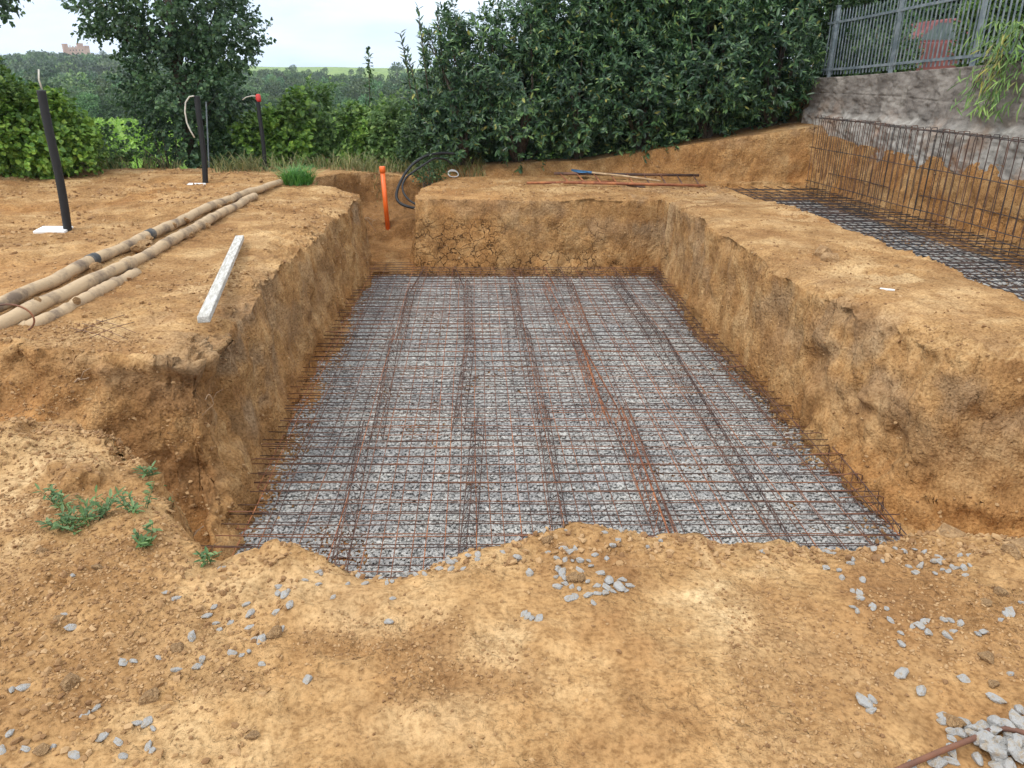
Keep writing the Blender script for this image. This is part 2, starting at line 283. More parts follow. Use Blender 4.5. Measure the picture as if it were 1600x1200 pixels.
def height(x,y,full=True):
    wx=x+.045*fb2(x*1.7+3,y*1.7,3)+.007*fb2(x*9,y*9+5,3); wy=y+.045*fb2(x*1.7+33,y*1.7+9,3)+.007*fb2(x*9+50,y*9+5,3)
    z=plateau(x,y); z0=z
    d=sd_poly(wx,wy,PIT)
    # slump of the rim
    rl_=ss(1.5,2.4,x)*ss(8,5,y)+ss(-1.2,-1.6,x)*ss(11,8,y)
    z=z-(.045+.05*rl_)*np.exp(-np.clip(-d,0,9)/(.06+.08*rl_))*(d<.3)+.03*rl_*np.exp(-np.clip(-d-.05,0,9)/.25)*fb2(x*7,y*7,4)
    dist_w=.11+.28*ss(6.2,4.4,y)*ss(1.5,2.4,x)+(.05*ss(5.5,4.2,y)+.06*ss(4.9,4.1,y)-.03*ss(4,3.4,y))*ss(0,-1,x)+.05*ss(2.4,2.0,x)*ss(10,10.4,y)+.10*ss(2.8,2.5,y)
    fl=-1.2+.25*ss(2.75,3.6,x)*ss(4.3,3.0,y)+.25*ss(2.9,4.6,x)*ss(4.5,4.0,y)
    fl=fl+.03*ss(-1.3,-1.55,x)
    t=np.clip(d/dist_w,0,1); s=t**.9
    z=z+s*(fl-z)
    # notch + ditch behind
    d=sd_poly(wx,wy,DIT); s=np.clip(d/.10,0,1)
    f2=np.interp(y,[10.7,11.1,11.5,12.05,12.2,13.2],[-1.16,-1.05,-.98,-.9,-.62,-.5])+.03*fb2(x*5,y*5,3)
    z=np.where(d>0,np.minimum(z,z+s*(f2-z)),z)
    # gully on the near left
    d=sd_poly(wx,wy,GUL); s=np.clip(d/(.16+.26*ss(3.7,4.15,y)),0,1)**.8
    f3=np.interp(x,[-4.2,-3.4,-2.6,-2.15,-1.8,-1.5,-1.2],[-.02,-.17,-.44,-.84,-1.02,-1.10,-1.17])+.05*fb2(x*2.5,y*2.5,3)+.15*np.exp(-(((x+2.8)/.38)**2+((y-3.92)/.26)**2))
    z=np.where(d>0,np.minimum(z,z+s*(f3-z)),z)
    # trench on the right
    xt=TRE_L(wy); xw=xwall(y); yb=12.35
    tl=np.clip((wx-xt)/.16,0,1)*np.clip((yb-wy)/.2,0,1)*ss(0.5,1.2,y)
    z=z+tl*(-.38-z)
    # soil face under the retaining wall
    xn=xw-.02+.05*fb2(y*1.5,y*.3+x*0,3)
    up=np.clip((x-xn+.28)/.24,0,1)
    zf=.55+.05*fb2(y*.9+4,y*0,3)
    z=np.where(x>xn-.3,z+up*(zf-z),z)
    up2=ss(0.10,.25,x-xw); st=np.interp(y,[0,8.65,12.3,20],[1.75,1.62,1.42,1.15]); z=z+up2*(st-z)*(x>xw)
    # bank at the back
    b=np.interp(x,[-.9,-.3,1,2,3.6,5.3,8],[0,.05,.12,.17,.46,.72,1.0]); yl=np.interp(x,[-.5,1,3,3.8,5.6],[13.2,13.15,12.95,12.65,12.4])
    s=np.clip((wy-yl)/(.14+.12*ss(2,1,x)),0,1)**.8*ss(-.9,-.3,x)
    z=np.where(x<xw+.1,z+s*(b-np.minimum(z,b)),z)
    # far land
    fz=far(x,y); k=ss(13.6,15.5,y); kx=ss(-11,-16,x)
    k=np.maximum(k,kx)*(1-ss(2.,6.,x)*ss(80,40,y)); 
    z=z*(1-k)+fz*k
    return z
def axis(segs):
    a=[]
    for lo,hi,st in segs: a.append(np.arange(lo,hi-1e-9,st))
    return np.unique(np.round(np.concatenate(a),5))
def geo(a,b,n): return np.geomspace(a,b,n)
gx=np.concatenate([-geo(16,1100,60)[::-1],axis([(-15.9,-9,.1),(-9,-5,.045),(-5,-3.4,.024),(-3.4,-1.95,.017),(-1.95,-1.47,.0065),(-1.47,2.45,.019),(2.45,3.15,.008),(3.15,3.65,.02),(3.65,4.35,.012),(4.35,5.3,.04),(5.3,6.6,.012),(6.6,12,.2)]),geo(12,1100,45)])
gy=np.concatenate([-geo(3.1,60,12)[::-1],axis([(-3,.8,.06),(.8,2.0,.013),(2.0,2.75,.009),(2.75,4.7,.015),(4.7,10.55,.017),(10.55,11.25,.007),(11.25,12.2,.02),(12.2,13.4,.010),(13.4,16,.045)]),geo(16,1200,90)])
X,Y=np.meshgrid(gx,gy,indexing='ij')
Z=height(X,Y)
nx,ny=X.shape
V=np.stack([X,Y,Z],-1)
# normals + displacement of steep earth
dx=np.gradient(V,axis=0); dy=np.gradient(V,axis=1); nn=np.cross(dx,dy); nn/=np.linalg.norm(nn,axis=-1,keepdims=True)+1e-12
near=(Y<14)&(np.abs(X)<9)&(Y>.5)
steep=ss(.85,.45,nn[...,2])*near
idx=np.where(steep>.02)
xs,ys,zs=X[idx],Y[idx],Z[idx]
disp=.035*fb3(xs*2.2,ys*2.2,zs*2.4,3)+.014*fb3(xs*8,ys*8,zs*3.2,2)+.014*fb3(xs*10,ys*10,zs*10,5,.62)
q_=fb3(xs*4.5+9,ys*4.5,zs*5.5,2); disp+=.014*np.clip(q_*4,-1,1)*ss(-.2,.3,fb3(xs*1.2,ys*1.2+4,zs*1.2,2))
hl=(xs<-1.35)&(ys>4.0)&(ys<5.0); disp=disp+np.where(hl,.05*ss(-.16,-.07,zs)*ss(.05,-.03,zs)-.045*ss(-.10,-.30,zs)*ss(-1.1,-.7,zs),0)
# excavator tooth marks: shallow slanting grooves
g_=np.abs(np.mod((xs+ys)*4.2+.35*zs+.25*fb3(xs,ys,zs,2),1)-.5)*2; disp-=.014*ss(.55,.9,g_)*ss(0,.4,fb3(xs*.8+20,ys*.8,zs*1.1,2))
amp=np.ones_like(disp); amp[(xs<-1.2)&(ys<5)]=1.9; amp[(xs>2.4)&(ys<6)]=1.6; amp[(ys>10.4)&(ys<11.6)]=.75
V[idx]+=nn[idx]*(disp*amp*steep[idx])[:,None]
del dx,dy
# zones: R subsoil, G grey-brown, B orange, A cracks
zone=np.zeros((nx,ny,4),np.float32)
x_,y_,z_=X,Y,V[...,2]
f1=np.zeros_like(X); f3=np.zeros_like(X); f1[near]=fb3(X[near]*1.1+3,Y[near]*1.1,z_[near]*1.5,4); f3[near]=fb3(X[near]*3.3+3,Y[near]*3.3,z_[near]*4,4)
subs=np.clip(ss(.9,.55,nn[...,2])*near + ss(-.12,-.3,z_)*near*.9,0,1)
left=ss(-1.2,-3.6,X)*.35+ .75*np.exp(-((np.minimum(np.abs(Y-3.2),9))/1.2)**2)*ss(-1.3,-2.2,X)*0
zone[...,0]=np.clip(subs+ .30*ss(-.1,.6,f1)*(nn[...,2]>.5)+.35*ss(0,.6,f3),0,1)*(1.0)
deep=sd_poly(X,Y,PIT)
gl=ss(-.4,.5,f3+.6*f1)
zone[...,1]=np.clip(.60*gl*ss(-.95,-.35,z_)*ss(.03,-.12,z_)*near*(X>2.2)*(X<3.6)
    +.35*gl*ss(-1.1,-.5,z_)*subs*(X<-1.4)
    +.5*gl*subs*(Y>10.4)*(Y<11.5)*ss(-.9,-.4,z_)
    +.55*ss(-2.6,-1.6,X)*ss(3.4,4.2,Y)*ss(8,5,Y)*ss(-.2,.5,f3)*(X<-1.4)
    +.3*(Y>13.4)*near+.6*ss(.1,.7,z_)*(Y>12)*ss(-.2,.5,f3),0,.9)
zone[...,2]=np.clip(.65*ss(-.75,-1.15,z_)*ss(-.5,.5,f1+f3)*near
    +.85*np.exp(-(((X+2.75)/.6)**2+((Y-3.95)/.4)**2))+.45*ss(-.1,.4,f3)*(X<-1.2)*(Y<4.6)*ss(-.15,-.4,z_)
    +.6*(X>3.9)*near*ss(-.3,.4,f3)*ss(-.3,-.1,z_)*(z_<.6)*(X>5)
    +.30*ss(.15,.6,fb2(X*.7+80,Y*.7,3))*near,0,1)
zone[...,3]=((Y>10.3)&(Y<11.5)&(X>-.9)&(X<2.9))*ss(-.30,-.55,z_)*ss(-.35,.2,fb3(X*1.3+5,Y*1.3,z_*1.6,2))
zone[...,3]*=1.0
patch=np.zeros((nx,ny,4),np.float32); pn=ss(-.25,.45,fb2(X*4+3,Y*4,4)); 
for px_,py_,rx_,ry_,a_ in ((1110,900,.17,.26,.9),(1010,960,.22,.12,.7),(860,1010,.30,.12,.5),(600,960,.25,.12,.5),(40,800,.22,.5,.75),(450,920,.25,.10,.5),(720,1130,.25,.10,.45),(1300,1000,.2,.15,.45),(1250,330,.5,1.2,.5),(1400,440,.4,.7,.55),(330,440,.25,1.2,.4),(1080,310,.5,.5,.4)):
    c_=atz(px_,py_,0.); patch[...,0]=np.maximum(patch[...,0],a_*np.exp(-(((X-c_[0])/rx_)**2+((Y-c_[1])/ry_)**2)**1.5)*pn)
patch[...,1]=.38*ss(.15,.6,fb2(X*2.2+60,Y*2.2,4))*near*(nn[...,2]>.6)*(patch[...,0]<.2)
patch[...,1]=np.maximum(patch[...,1],.85*ss(11.6,12.1,Y)*ss(13.6,13.2,Y)*ss(-2.7,-2.4,X)*ss(-.5,-.7,X)*ss(-.05,-.2,z_))  # shade inside the notch, painted as a darker soil colour
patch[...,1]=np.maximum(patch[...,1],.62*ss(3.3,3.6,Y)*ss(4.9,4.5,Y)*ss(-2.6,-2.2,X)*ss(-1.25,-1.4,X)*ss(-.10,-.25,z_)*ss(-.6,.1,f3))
ii,jj=np.meshgrid(np.arange(nx-1),np.arange(ny-1),indexing='ij')
quad=np.stack([ii*ny+jj,(ii+1)*ny+jj,(ii+1)*ny+jj+1,ii*ny+jj+1],-1).reshape(-1,4)
cxm=.5*(X[:-1,:-1]+X[1:,1:]).ravel(); cym=.5*(Y[:-1,:-1]+Y[1:,1:]).ravel()
isnear=(cym<14.2)&(cxm>-14)&(cxm<7.5)
def submesh(name,fm,mat,att=True):
    F=quad[fm]; u,inv=np.unique(F,return_inverse=True); 
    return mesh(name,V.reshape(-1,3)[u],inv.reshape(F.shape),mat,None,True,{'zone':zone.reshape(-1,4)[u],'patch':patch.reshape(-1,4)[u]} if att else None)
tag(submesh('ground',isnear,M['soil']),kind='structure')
tag(submesh('hills',~isnear,M['field'],False),kind='structure')
def gz(x,y): return height(np.atleast_1d(np.asarray(x,float)),np.atleast_1d(np.asarray(y,float)))
def gz1(x,y): return float(gz(x,y)[0])

# ---------------------------------------------------------------- stones
def ico():
    t=(1+5**.5)/2
    v=np.array([(-1,t,0),(1,t,0),(-1,-t,0),(1,-t,0),(0,-1,t),(0,1,t),(0,-1,-t),(0,1,-t),(t,0,-1),(t,0,1),(-t,0,-1),(-t,0,1)],float); v/=np.linalg.norm(v[0])
    f=np.array([(0,11,5),(0,5,1),(0,1,7),(0,7,10),(0,10,11),(1,5,9),(5,11,4),(11,10,2),(10,7,6),(7,1,8),(3,9,4),(3,4,2),(3,2,6),(3,6,8),(3,8,9),(4,9,5),(2,4,11),(6,2,10),(8,6,7),(9,8,1)])
    return v,f
def ico2():
    v,f=ico(); v=list(map(tuple,v)); c={}; F=[]
    def mid(a,b):
        k=(min(a,b),max(a,b))
        if k not in c:
            m=np.array(v[a])+np.array(v[b]); m/=np.linalg.norm(m); v.append(tuple(m)); c[k]=len(v)-1
        return c[k]
    for a,b,d in f:
        x,y,z=mid(a,b),mid(b,d),mid(d,a); F+=[(a,x,z),(b,y,x),(d,z,y),(x,y,z)]
    return np.array(v),np.array(F)
def rotz_tilt(n,tilt):
    a=RNG.random(n)*2*math.pi; b=RNG.normal(0,tilt,n); c=RNG.random(n)*2*math.pi
    ca,sa,cb,sb,cc,s_=np.cos(a),np.sin(a),np.cos(b),np.sin(b),np.cos(c),np.sin(c)
    Z1=np.zeros((n,3,3)); Z1[:,0,0]=ca;Z1[:,0,1]=-sa;Z1[:,1,0]=sa;Z1[:,1,1]=ca;Z1[:,2,2]=1
    X1=np.zeros((n,3,3)); X1[:,0,0]=1;X1[:,1,1]=cb;X1[:,1,2]=-sb;X1[:,2,1]=sb;X1[:,2,2]=cb
    Z2=np.zeros((n,3,3)); Z2[:,0,0]=cc;Z2[:,0,1]=-s_;Z2[:,1,0]=s_;Z2[:,1,1]=cc;Z2[:,2,2]=1
    return Z1@X1@Z2
def stones(name,pos,size,mat,flat=(1,.75,.45),tilt=.5,jit=.22,smooth=False):
    v,f=ico(); n=len(pos)
    vv=v[None]*(1+RNG.normal(0,jit,(n,12,1)))*(np.array(flat)*(1+RNG.normal(0,.18,(n,1,3))))
    vv=np.einsum('nij,nkj->nki',rotz_tilt(n,tilt),vv)*size[:,None,None]*.5+pos[:,None,:]
    F=(f[None]+12*np.arange(n)[:,None,None]).reshape(-1,3)
    return mesh(name,vv.reshape(-1,3),F,mat,None,smooth)
def pit_inside(x,y,m=0.): return sd_poly(x,y,PIT)>m
# gravel bed
def bed(x0,x1,y0,y1,p,fn,zf,name,label,size=(.026,.046)):
    a,b=np.meshgrid(np.arange(x0,x1,p),np.arange(y0,y1,p),indexing='ij'); a=a.ravel()+RNG.uniform(-p*.5,p*.5,a.size); b=b.ravel()+RNG.uniform(-p*.5,p*.5,b.size)
    k=fn(a,b); a=a[k]; b=b[k]; z=zf(a,b)
    s=RNG.uniform(*size,len(a)); z=z+RNG.uniform(-.004,.016,len(a))+.012*fb2(a*2,b*2,3)
    o=stones(name,np.stack([a,b,z],-1),s,M['gravel'],tilt=.27)
    ga,gb=np.meshgrid(np.arange(x0,x1,.05),np.arange(y0,y1,.05),indexing='ij'); n1,n2_=ga.shape; ii_,jj_=np.meshgrid(np.arange(n1-1),np.arange(n2_-1),indexing='ij'); q=np.stack([ii_*n2_+jj_,(ii_+1)*n2_+jj_,(ii_+1)*n2_+jj_+1,ii_*n2_+jj_+1],-1).reshape(-1,4)
    c_=.5*(ga[:-1,:-1]+ga[1:,1:]).ravel(); d_=.5*(gb[:-1,:-1]+gb[1:,1:]).ravel(); q=q[fn(c_,d_)]; zz=zf(ga,gb)-.008+.012*fb2(ga*2,gb*2,3); sh=mesh('sheet',np.stack([ga,gb,zz],-1).reshape(-1,3),q,M['gravel'])
    bm=bmesh.new(); bm.from_mesh(o.data); bm.from_mesh(sh.data); bm.to_mesh(o.data); bm.free(); bpy.data.objects.remove(sh); tag(o,label,'gravel',kind='stuff'); return o
gl_x=lambda y: np.interp(y,[2.4,4,11],[2.60,2.66,2.62])
bed(-1.75,2.8,3.05,11.1,.0195,lambda a,b:(a>-1.60+.05*fb2(b*3,a*0,2))&(a<gl_x(b)+.03*fb2(b*3+8,a*0,2))&(b<11.0-.07*(a-(-1.6))+.03*fb2(a*4,b*0,2)),lambda a,b:np.full(a.shape,-1.185),'gravel_bed','bed of light grey crushed gravel covering the floor of the large pit',(.020,.037))
bed(3.9,5.8,1.5,12.3,.034,lambda a,b:(a>TRE_L(b)+.18)&(a<xwall(b)-.28),lambda a,b:np.full(a.shape,-.375),'gravel_bed','strip of grey gravel on the floor of the narrow trench below the retaining wall',(.03,.05))
# soil crumbs over the bare earth
def scatter(n,x0,x1,y0,y1,s0,s1,dens,name,label,pw=2.5):
    x=RNG.uniform(x0,x1,n); y=RNG.uniform(y0,y1,n)
    k=RNG.random(n)<dens(x,y); x=x[k];y=y[k]
    z=gz(x,y); s=s0+(s1-s0)*RNG.random(len(x))**pw
    ok=z>-1.0
    return x[ok],y[ok],z[ok],s[ok]
cr_d=lambda x,y: .10+.9*ss(-.05,.55,fb2(x*1.3+60,y*1.3,4))
parts=[scatter(110000,-1.9,2.4,.9,2.75,.0025,.015,lambda x,y:(.05+.75*ss(.0,.6,fb2(x*2.2+60,y*2.2,4)))*(.6+.4*ss(.3,-1,x)),'','',2.6),
       scatter(16000,-3.4,-.6,1.2,3.6,.006,.030,lambda x,y:.25+.75*cr_d(x,y),'','',2.6),
       scatter(5000,-1.1,2.6,2.2,2.6,.008,.034,lambda x,y:.4+.6*cr_d(x,y),'','',3),
       scatter(22000,-4.2,-1.6,3.2,7,.006,.032,lambda x,y:cr_d(x,y),'','',3),
       scatter(14000,-9,-1.6,5,13.5,.010,.06,lambda x,y:cr_d(x,y),'','',3.5),
       scatter(9000,2.6,4.2,4.3,12.4,.006,.032,lambda x,y:.15+.5*cr_d(x,y)+.4*ss(3.3,2.7,x)*ss(7,5,y),'','',3.5),
       scatter(2500,-.8,4,10.8,12.6,.012,.05,lambda x,y:.3+.6*cr_d(x,y),'','',3)]
cx=np.concatenate([p[0] for p in parts]);cy=np.concatenate([p[1] for p in parts]);cz=np.concatenate([p[2] for p in parts]);cs=np.concatenate([p[3] for p in parts])
wi=RNG.choice(len(idx[0]),15000); wi=wi[(steep[idx][wi]>.5)]; wp=V[idx][wi]; wn=nn[idx][wi]; kk=(RNG.random(len(wp))<.12+.88*ss(-.1,.45,fb3(wp[:,0]*1.8,wp[:,1]*1.8,wp[:,2]*2.5,3)))&(wp[:,1]>2.7); wp=wp[kk]+wn[kk]*.002; ws=.006+.030*RNG.random(len(wp))**2.6
n=5200; side=RNG.random(n)<.5; yy_=RNG.uniform(3.4,10.9,n); off=np.abs(RNG.normal(0,.10,n)); xx_=np.where(side,-1.58+off,2.60-off); k=RNG.random(n)<ss(-.2,.5,fb2(yy_*1.5,xx_*.5,3)); 
n5=1500; xb_=RNG.uniform(-1.5,2.6,n5); yb_=10.95-.07*(xb_+1.6)-np.abs(RNG.normal(0,.05,n5))
ex=np.concatenate([xx_[k],xb_]); ey=np.concatenate([yy_[k],yb_]); es=.006+.03*RNG.random(len(ex))**3
cx=np.concatenate([cx,ex]);cy=np.concatenate([cy,ey]);cz=np.concatenate([cz,np.full(len(ex),-1.170)]);cs=np.concatenate([cs,es])
o=stones('soil_crumbs',np.concatenate([np.stack([cx,cy,cz+cs*.10],-1),wp]),np.concatenate([cs,ws]),M['clod'],(1,.8,.6),.8,.24); tag(o,'loose ochre soil crumbs and small clods strewn over the bare earth','soil crumbs',kind='stuff')

# individually placed stones
v2,f2_=ico2()
protos=[]
def chunk(i,ax,ncut,nz_,mat,name):
    vv=v2*(1+nz_*fb3(v2[:,0]*1.3+i*5,v2[:,1]*1.3,v2[:,2]*1.3,2)[:,None])
    for c in range(ncut):
        nrm=RNG.normal(size=3); nrm/=np.linalg.norm(nrm); lim=RNG.uniform(.52,.8); dd=vv@nrm; vv=vv-np.clip(dd-lim,0,None)[:,None]*nrm
    me=mesh(name,vv*np.array(ax)*.62,f2_,mat); d_=me.data; bpy.data.objects.remove(me); return d_
for i in range(12): protos.append(chunk(i,(1,.60+.06*(i%4),.40+.05*(i%3)),8,.22,M['stone'],'stone'))
tan=[chunk(30+i,(1,.85,.7),5,.35,M['tanstone'],'clod') for i in range(5)]
def put_stone(px,py,sz,label,group,pal='g',name='stone'):
    p=atz(px,py,.0); z=gz1(p[0],p[1]); p=atz(px,py,z+.004); z=gz1(p[0],p[1])
    me=random.choice(protos if pal=='g' else tan); o=bpy.data.objects.new(name,me); COL.objects.link(o)
    s=sz*random.uniform(.9,1.15); o.scale=(s,s,s); o.location=(p[0],p[1],z+s*.06)
    o.rotation_euler=(random.uniform(-.35,.35),random.uniform(-.35,.35),random.uniform(0,6.28)); tag(o,label,'stone',group); return o
S,LG,XL=.024,.034,.044
ORD='first second third fourth fifth sixth seventh eighth ninth tenth eleventh twelfth thirteenth'.split()
def nth(items,px,py,noun,place):
    # items: list of objects with their x, y in plan; names each by its order from the left inside a row
    n=len(items); rows=1 if n<=9 else (2 if n<=18 else (3 if n<=27 else 4)); rn={1:[''],2:['upper half','lower half'],3:['upper third','middle third','lower third'],4:['top row','second row','third row','bottom row']}[rows]
    order=sorted(range(n),key=lambda i:py[i]); per=math.ceil(n/rows)
    for r in range(rows):
        rr=sorted(order[r*per:(r+1)*per],key=lambda i:px[i])
        for j,i in enumerate(rr):
            o=items[i]; w_='leftmost' if j==0 and len(rr)>1 else ('rightmost' if j==len(rr)-1 and len(rr)>1 else ORD[j]+' from left')
            o['label']=f"{noun}, {w_}{' in the '+rn[r]+' of' if rn[r] else ' in'} {place}" if n>1 else f"{noun} {place}"
def cl(lst,ox,oy,k,label,group):
    its=[];X_=[];Y_=[]
    for e in lst:
        sz={'':S,'L':LG,'X':XL}[e[2] if len(e)>2 else '']
        its.append(put_stone(ox+e[0]/k,oy+e[1]/k,sz,label,group)); X_.append(ox+e[0]/k); Y_.append(oy+e[1]/k)
    if len(its)>1: nth(its,X_,Y_,'grey stone',label)
cl([(365,160),(830,238),(875,268,'L'),(318,330),(352,400,'L'),(958,450,'L'),(612,580,'L'),(665,572),(792,567),(878,617,'L'),(1010,577,'L'),(990,610,'L')],0,850,3.2,'the sparse scatter below the weeds','grey pebbles on the left foreground earth')
cl([(125,716,'L'),(58,728),(475,820),(422,852),(685,890),(730,890,'L'),(762,918),(515,963,'L'),(590,985),(742,1008),(762,1028),(612,1058),(48,937),(8,1030),(125,1020),(265,1012),(375,1052,'L')],0,850,3.2,'the lower left corner','grey pebbles in the lower left corner')
cl([(1068,295),(1225,285),(1030,348),(1245,345,'L'),(1382,338,'L'),(1080,388),(1155,385),(1097,428),(1252,417,'L'),(1410,405),(1270,475),(1305,485,'L'),(1395,215,'L'),(1390,250),(1420,262,'L'),(1440,240),(1450,302,'L'),(1162,540),(1200,535),(1245,530),(1308,588)],0,850,3.2,'the scatter below the lip mound','pebbles below the lip mound')
cl([(1538,682,'L')],0,850,3.2,'lone round grey pebble on smooth earth at lower left centre','lone pebble lower left')
cl([(1100,105,'L'),(1110,135)],0,850,3.2,'the pit corner by the mound','stones in the near left pit corner')
cl([(565,812),(632,833),(630,765),(645,780),(775,838),(865,830),(830,792),(942,800),(980,780),(975,830),(1000,825),(703,910),(1000,900)],300,650,3.2,'the left part of the lip','pebbles on the left lip')
cl([(1070,780),(1115,790),(1160,790),(1080,715),(1110,718),(1290,730,'L'),(1260,715),(1315,722),(1280,700),(1235,760),(1292,765),(1355,760),(1435,640,'L'),(1430,690,'L'),(1385,695),(1425,715),(1555,680),(1590,605,'L'),(1305,655)],300,650,3.2,'the cluster on the lip','stones in the lip centre cluster')
cl([(985,1025,'L')],300,650,3.2,'single small grey stone on bare earth below the middle of the lip','single stone below the lip')
cl([(25,612,'L'),(160,575),(275,572),(370,540),(465,583),(530,608,'L'),(548,575),(505,655,'L'),(475,708),(180,675),(640,568,'L'),(820,590),(930,575),(745,620),(720,585),(678,655)],800,650,3.2,'the string along the lip crest','stones on the lip crest')
cl([(30,715,'L'),(88,787,'L')],800,650,3.2,'the pair beside the large cluster','stones left of the large cluster')
cl([(262,665,'L'),(290,682,'L'),(315,660),(225,712),(268,708),(300,710),(340,718,'L'),(385,722),(395,745),(415,692),(232,755,'L'),(255,780,'L'),(338,770,'L'),(222,800),(262,805),(440,785,'L'),(380,825),(268,835),(228,852,'L'),(300,850),(335,862),(425,843),(482,820,'X'),(553,815,'L'),(590,845,'L'),(540,850,'X'),(475,855,'L'),(470,880,'L'),(425,885),(380,892,'L'),(510,875),(570,870),(295,912,'L'),(320,895),(408,930)],800,650,3.2,'the large cluster','stones in the large central cluster')
cl([(75,1000),(100,1010),(130,1015,'L'),(60,985)],800,650,3.2,'the dusty patch below the cluster','dusty stone patch')
cl([(1055,598,'L'),(1258,673),(1570,752,'L')],800,650,3.2,'the sparse middle right lip','isolated lip stones')
cl([(740,70),(735,95,'L'),(850,22,'L'),(895,82),(675,130),(690,165),(795,175,'L'),(620,40),(650,38),(600,25),(610,115),(298,32)],1100,850,3.2,'the loose right lip scatter','stones at the left end of the right scatter')
cl([(1025,105),(1085,95,'L'),(1060,130,'L'),(1155,80,'L'),(1178,92,'L'),(1175,45,'L'),(1100,30),(1050,15),(1155,145),(1195,120),(1225,130),(1245,105),(1265,110),(1300,120,'L'),(1305,155),(1320,55),(1280,55),(1210,60),(1000,40),(960,10),(1330,100)],1100,850,3.2,'the dense right cluster','stones in the dense right cluster')
cl([(745,230),(778,245,'L'),(780,268,'L'),(740,310),(765,330),(842,312,'L'),(912,320),(932,382)],1100,850,3.2,'the string trailing down at right','stones in the trailing string')
cl([(1045,410),(1078,405,'L'),(1105,385,'L'),(1125,440,'L'),(985,445),(985,495,'L'),(1222,460,'L'),(1245,435),(1230,378),(1280,395),(1400,435,'L'),(1480,380),(1370,445),(1200,375)],1100,850,3.2,'the middle right scatter','stones in the middle right scatter')
cl([(1525,347,'X')],1100,850,3.2,'big pale angular stone near the right edge of the foreground','big pale right stone')
cl([(985,645,'X')],1100,850,3.2,'large smooth blue grey stone alone on the right foreground earth','large blue grey stone')
cl([(1300,672,'L'),(1530,645),(1590,290)],1100,850,3.2,'the sparse right edge','apart right edge stones')
cl([(1085,740,'X')],1100,850,3.2,'rounded pale stone alone, above and left of the bent steel bar','rounded pale stone')
cl([(1465,780,'X')],1100,850,3.2,'faceted pale stone alone above the crook of the bent steel bar','faceted pale stone')
cl([(1580,835,'X')],1100,850,3.2,'white elongated stone at the right edge above the bent steel bar','white elongated stone')
cl([(800,783,'X'),(845,775),(840,828,'L')],1100,850,3.2,'the trio left of the bar','trio of stones')
cl([(1192,860,'X'),(1200,890,'L'),(1310,900,'X'),(1245,940,'L'),(1275,940,'L'),(1238,970),(1290,880,'L')],1100,850,3.2,'the stones above the bent bar','stones above the bent bar')
cl([(1240,1040,'X'),(1240,1085,'L'),(1165,1090,'X'),(1375,1085,'L'),(1040,1118,'L')],1100,850,3.2,'the stones below the bent bar','stones below the bent bar')
# angular heap at the right corner
HP=[];HX=[];HY=[]
for i,(a,b) in enumerate([(1490,905),(1400,935),(1445,965),(1530,955),(1350,975),(1385,1005),(1430,1000),(1480,1035),(1560,1030),(1500,1085),(1580,1080),(1560,915),(1595,890),(1470,1010),(1410,1020),(1520,1000),(1595,985),(1545,1065),(1470,1100),(1600,1040),(1450,925),(1580,950),(1370,950),(1600,1110),(1525,1110),(1450,1060),(1505,940),(1555,985),(1570,1055),(1425,1045),(1590,920),(1540,1035),(1460,1075)]):
    o=put_stone(1100+a/3.2,850+b/3.2,.047,'large angular grey stone in the heap at the lower right corner','angular stones in the corner heap')
    o.location.z+=.010*(i%3)+.004; HP.append(o); HX.append(a); HY.append(b)
nth(HP,HX,HY,'angular grey stone','the corner heap')
K_=[[],[],[]]
for e in [(1375,450,.05),(740,770,.045),(890,525,.036),(300,390,.04),(1260,958,.03),(205,1030,.034),(340,690,.05),(210,35,.035),(490,105,.035)]:
    K_[0].append(put_stone(e[0]/3.2,850+e[1]/3.2,e[2],'tan rounded clod sitting on the left foreground earth','tan clods on the left foreground','t','clod')); K_[1].append(e[0]); K_[2].append(e[1])
nth(*K_,'tan clod','the left foreground')
K_=[[],[],[]]
for e in [(300,805),(345,810),(180,612),(330,530)]:
    K_[0].append(put_stone(800+e[0]/3.2,650+e[1]/3.2,.042,'tan clod on the pit lip beside the grey stones','tan clods on the lip','t','clod')); K_[1].append(e[0]); K_[2].append(e[1])
nth(*K_,'tan clod','the pit lip')
K_=[[],[],[]]
for e in [(1475,240,.04),(1410,288,.04),(1420,570,.04),(1248,893,.05),(1450,700,.03)]:
    K_[0].append(put_stone(1100+e[0]/3.2,850+e[1]/3.2,e[2],'ochre clod on the right foreground earth','ochre clods on the right foreground','t','clod')); K_[1].append(e[0]); K_[2].append(e[1])
nth(*K_,'ochre clod','the right foreground')
K_=[[],[],[]]
for e in [(1060,957,.09),(1150,990,.10),(1430,885,.10),(1480,1055,.07),(1440,1085,.06)]:
    K_[0].append(put_stone(1100+e[0]/3.,500+e[1]/3.,e[2],'big earth lump at the foot of the slope behind the right lip','big lumps by the right lip','t','clod')); K_[1].append(e[0]); K_[2].append(e[1])
nth(*K_,'big earth lump','the row behind the lip')
put_stone(1285,396,.17,'rough brown soil lump on the berm right of the pit','soil lump on the right berm','t','clod'); put_stone(1297,403,.14,'lower brown soil lump touching the larger one on the right berm','second lump','t','clod')
put_stone(1400,413,.05,'small dark clod on the right berm nearer the trench','small clod right berm','t','clod')
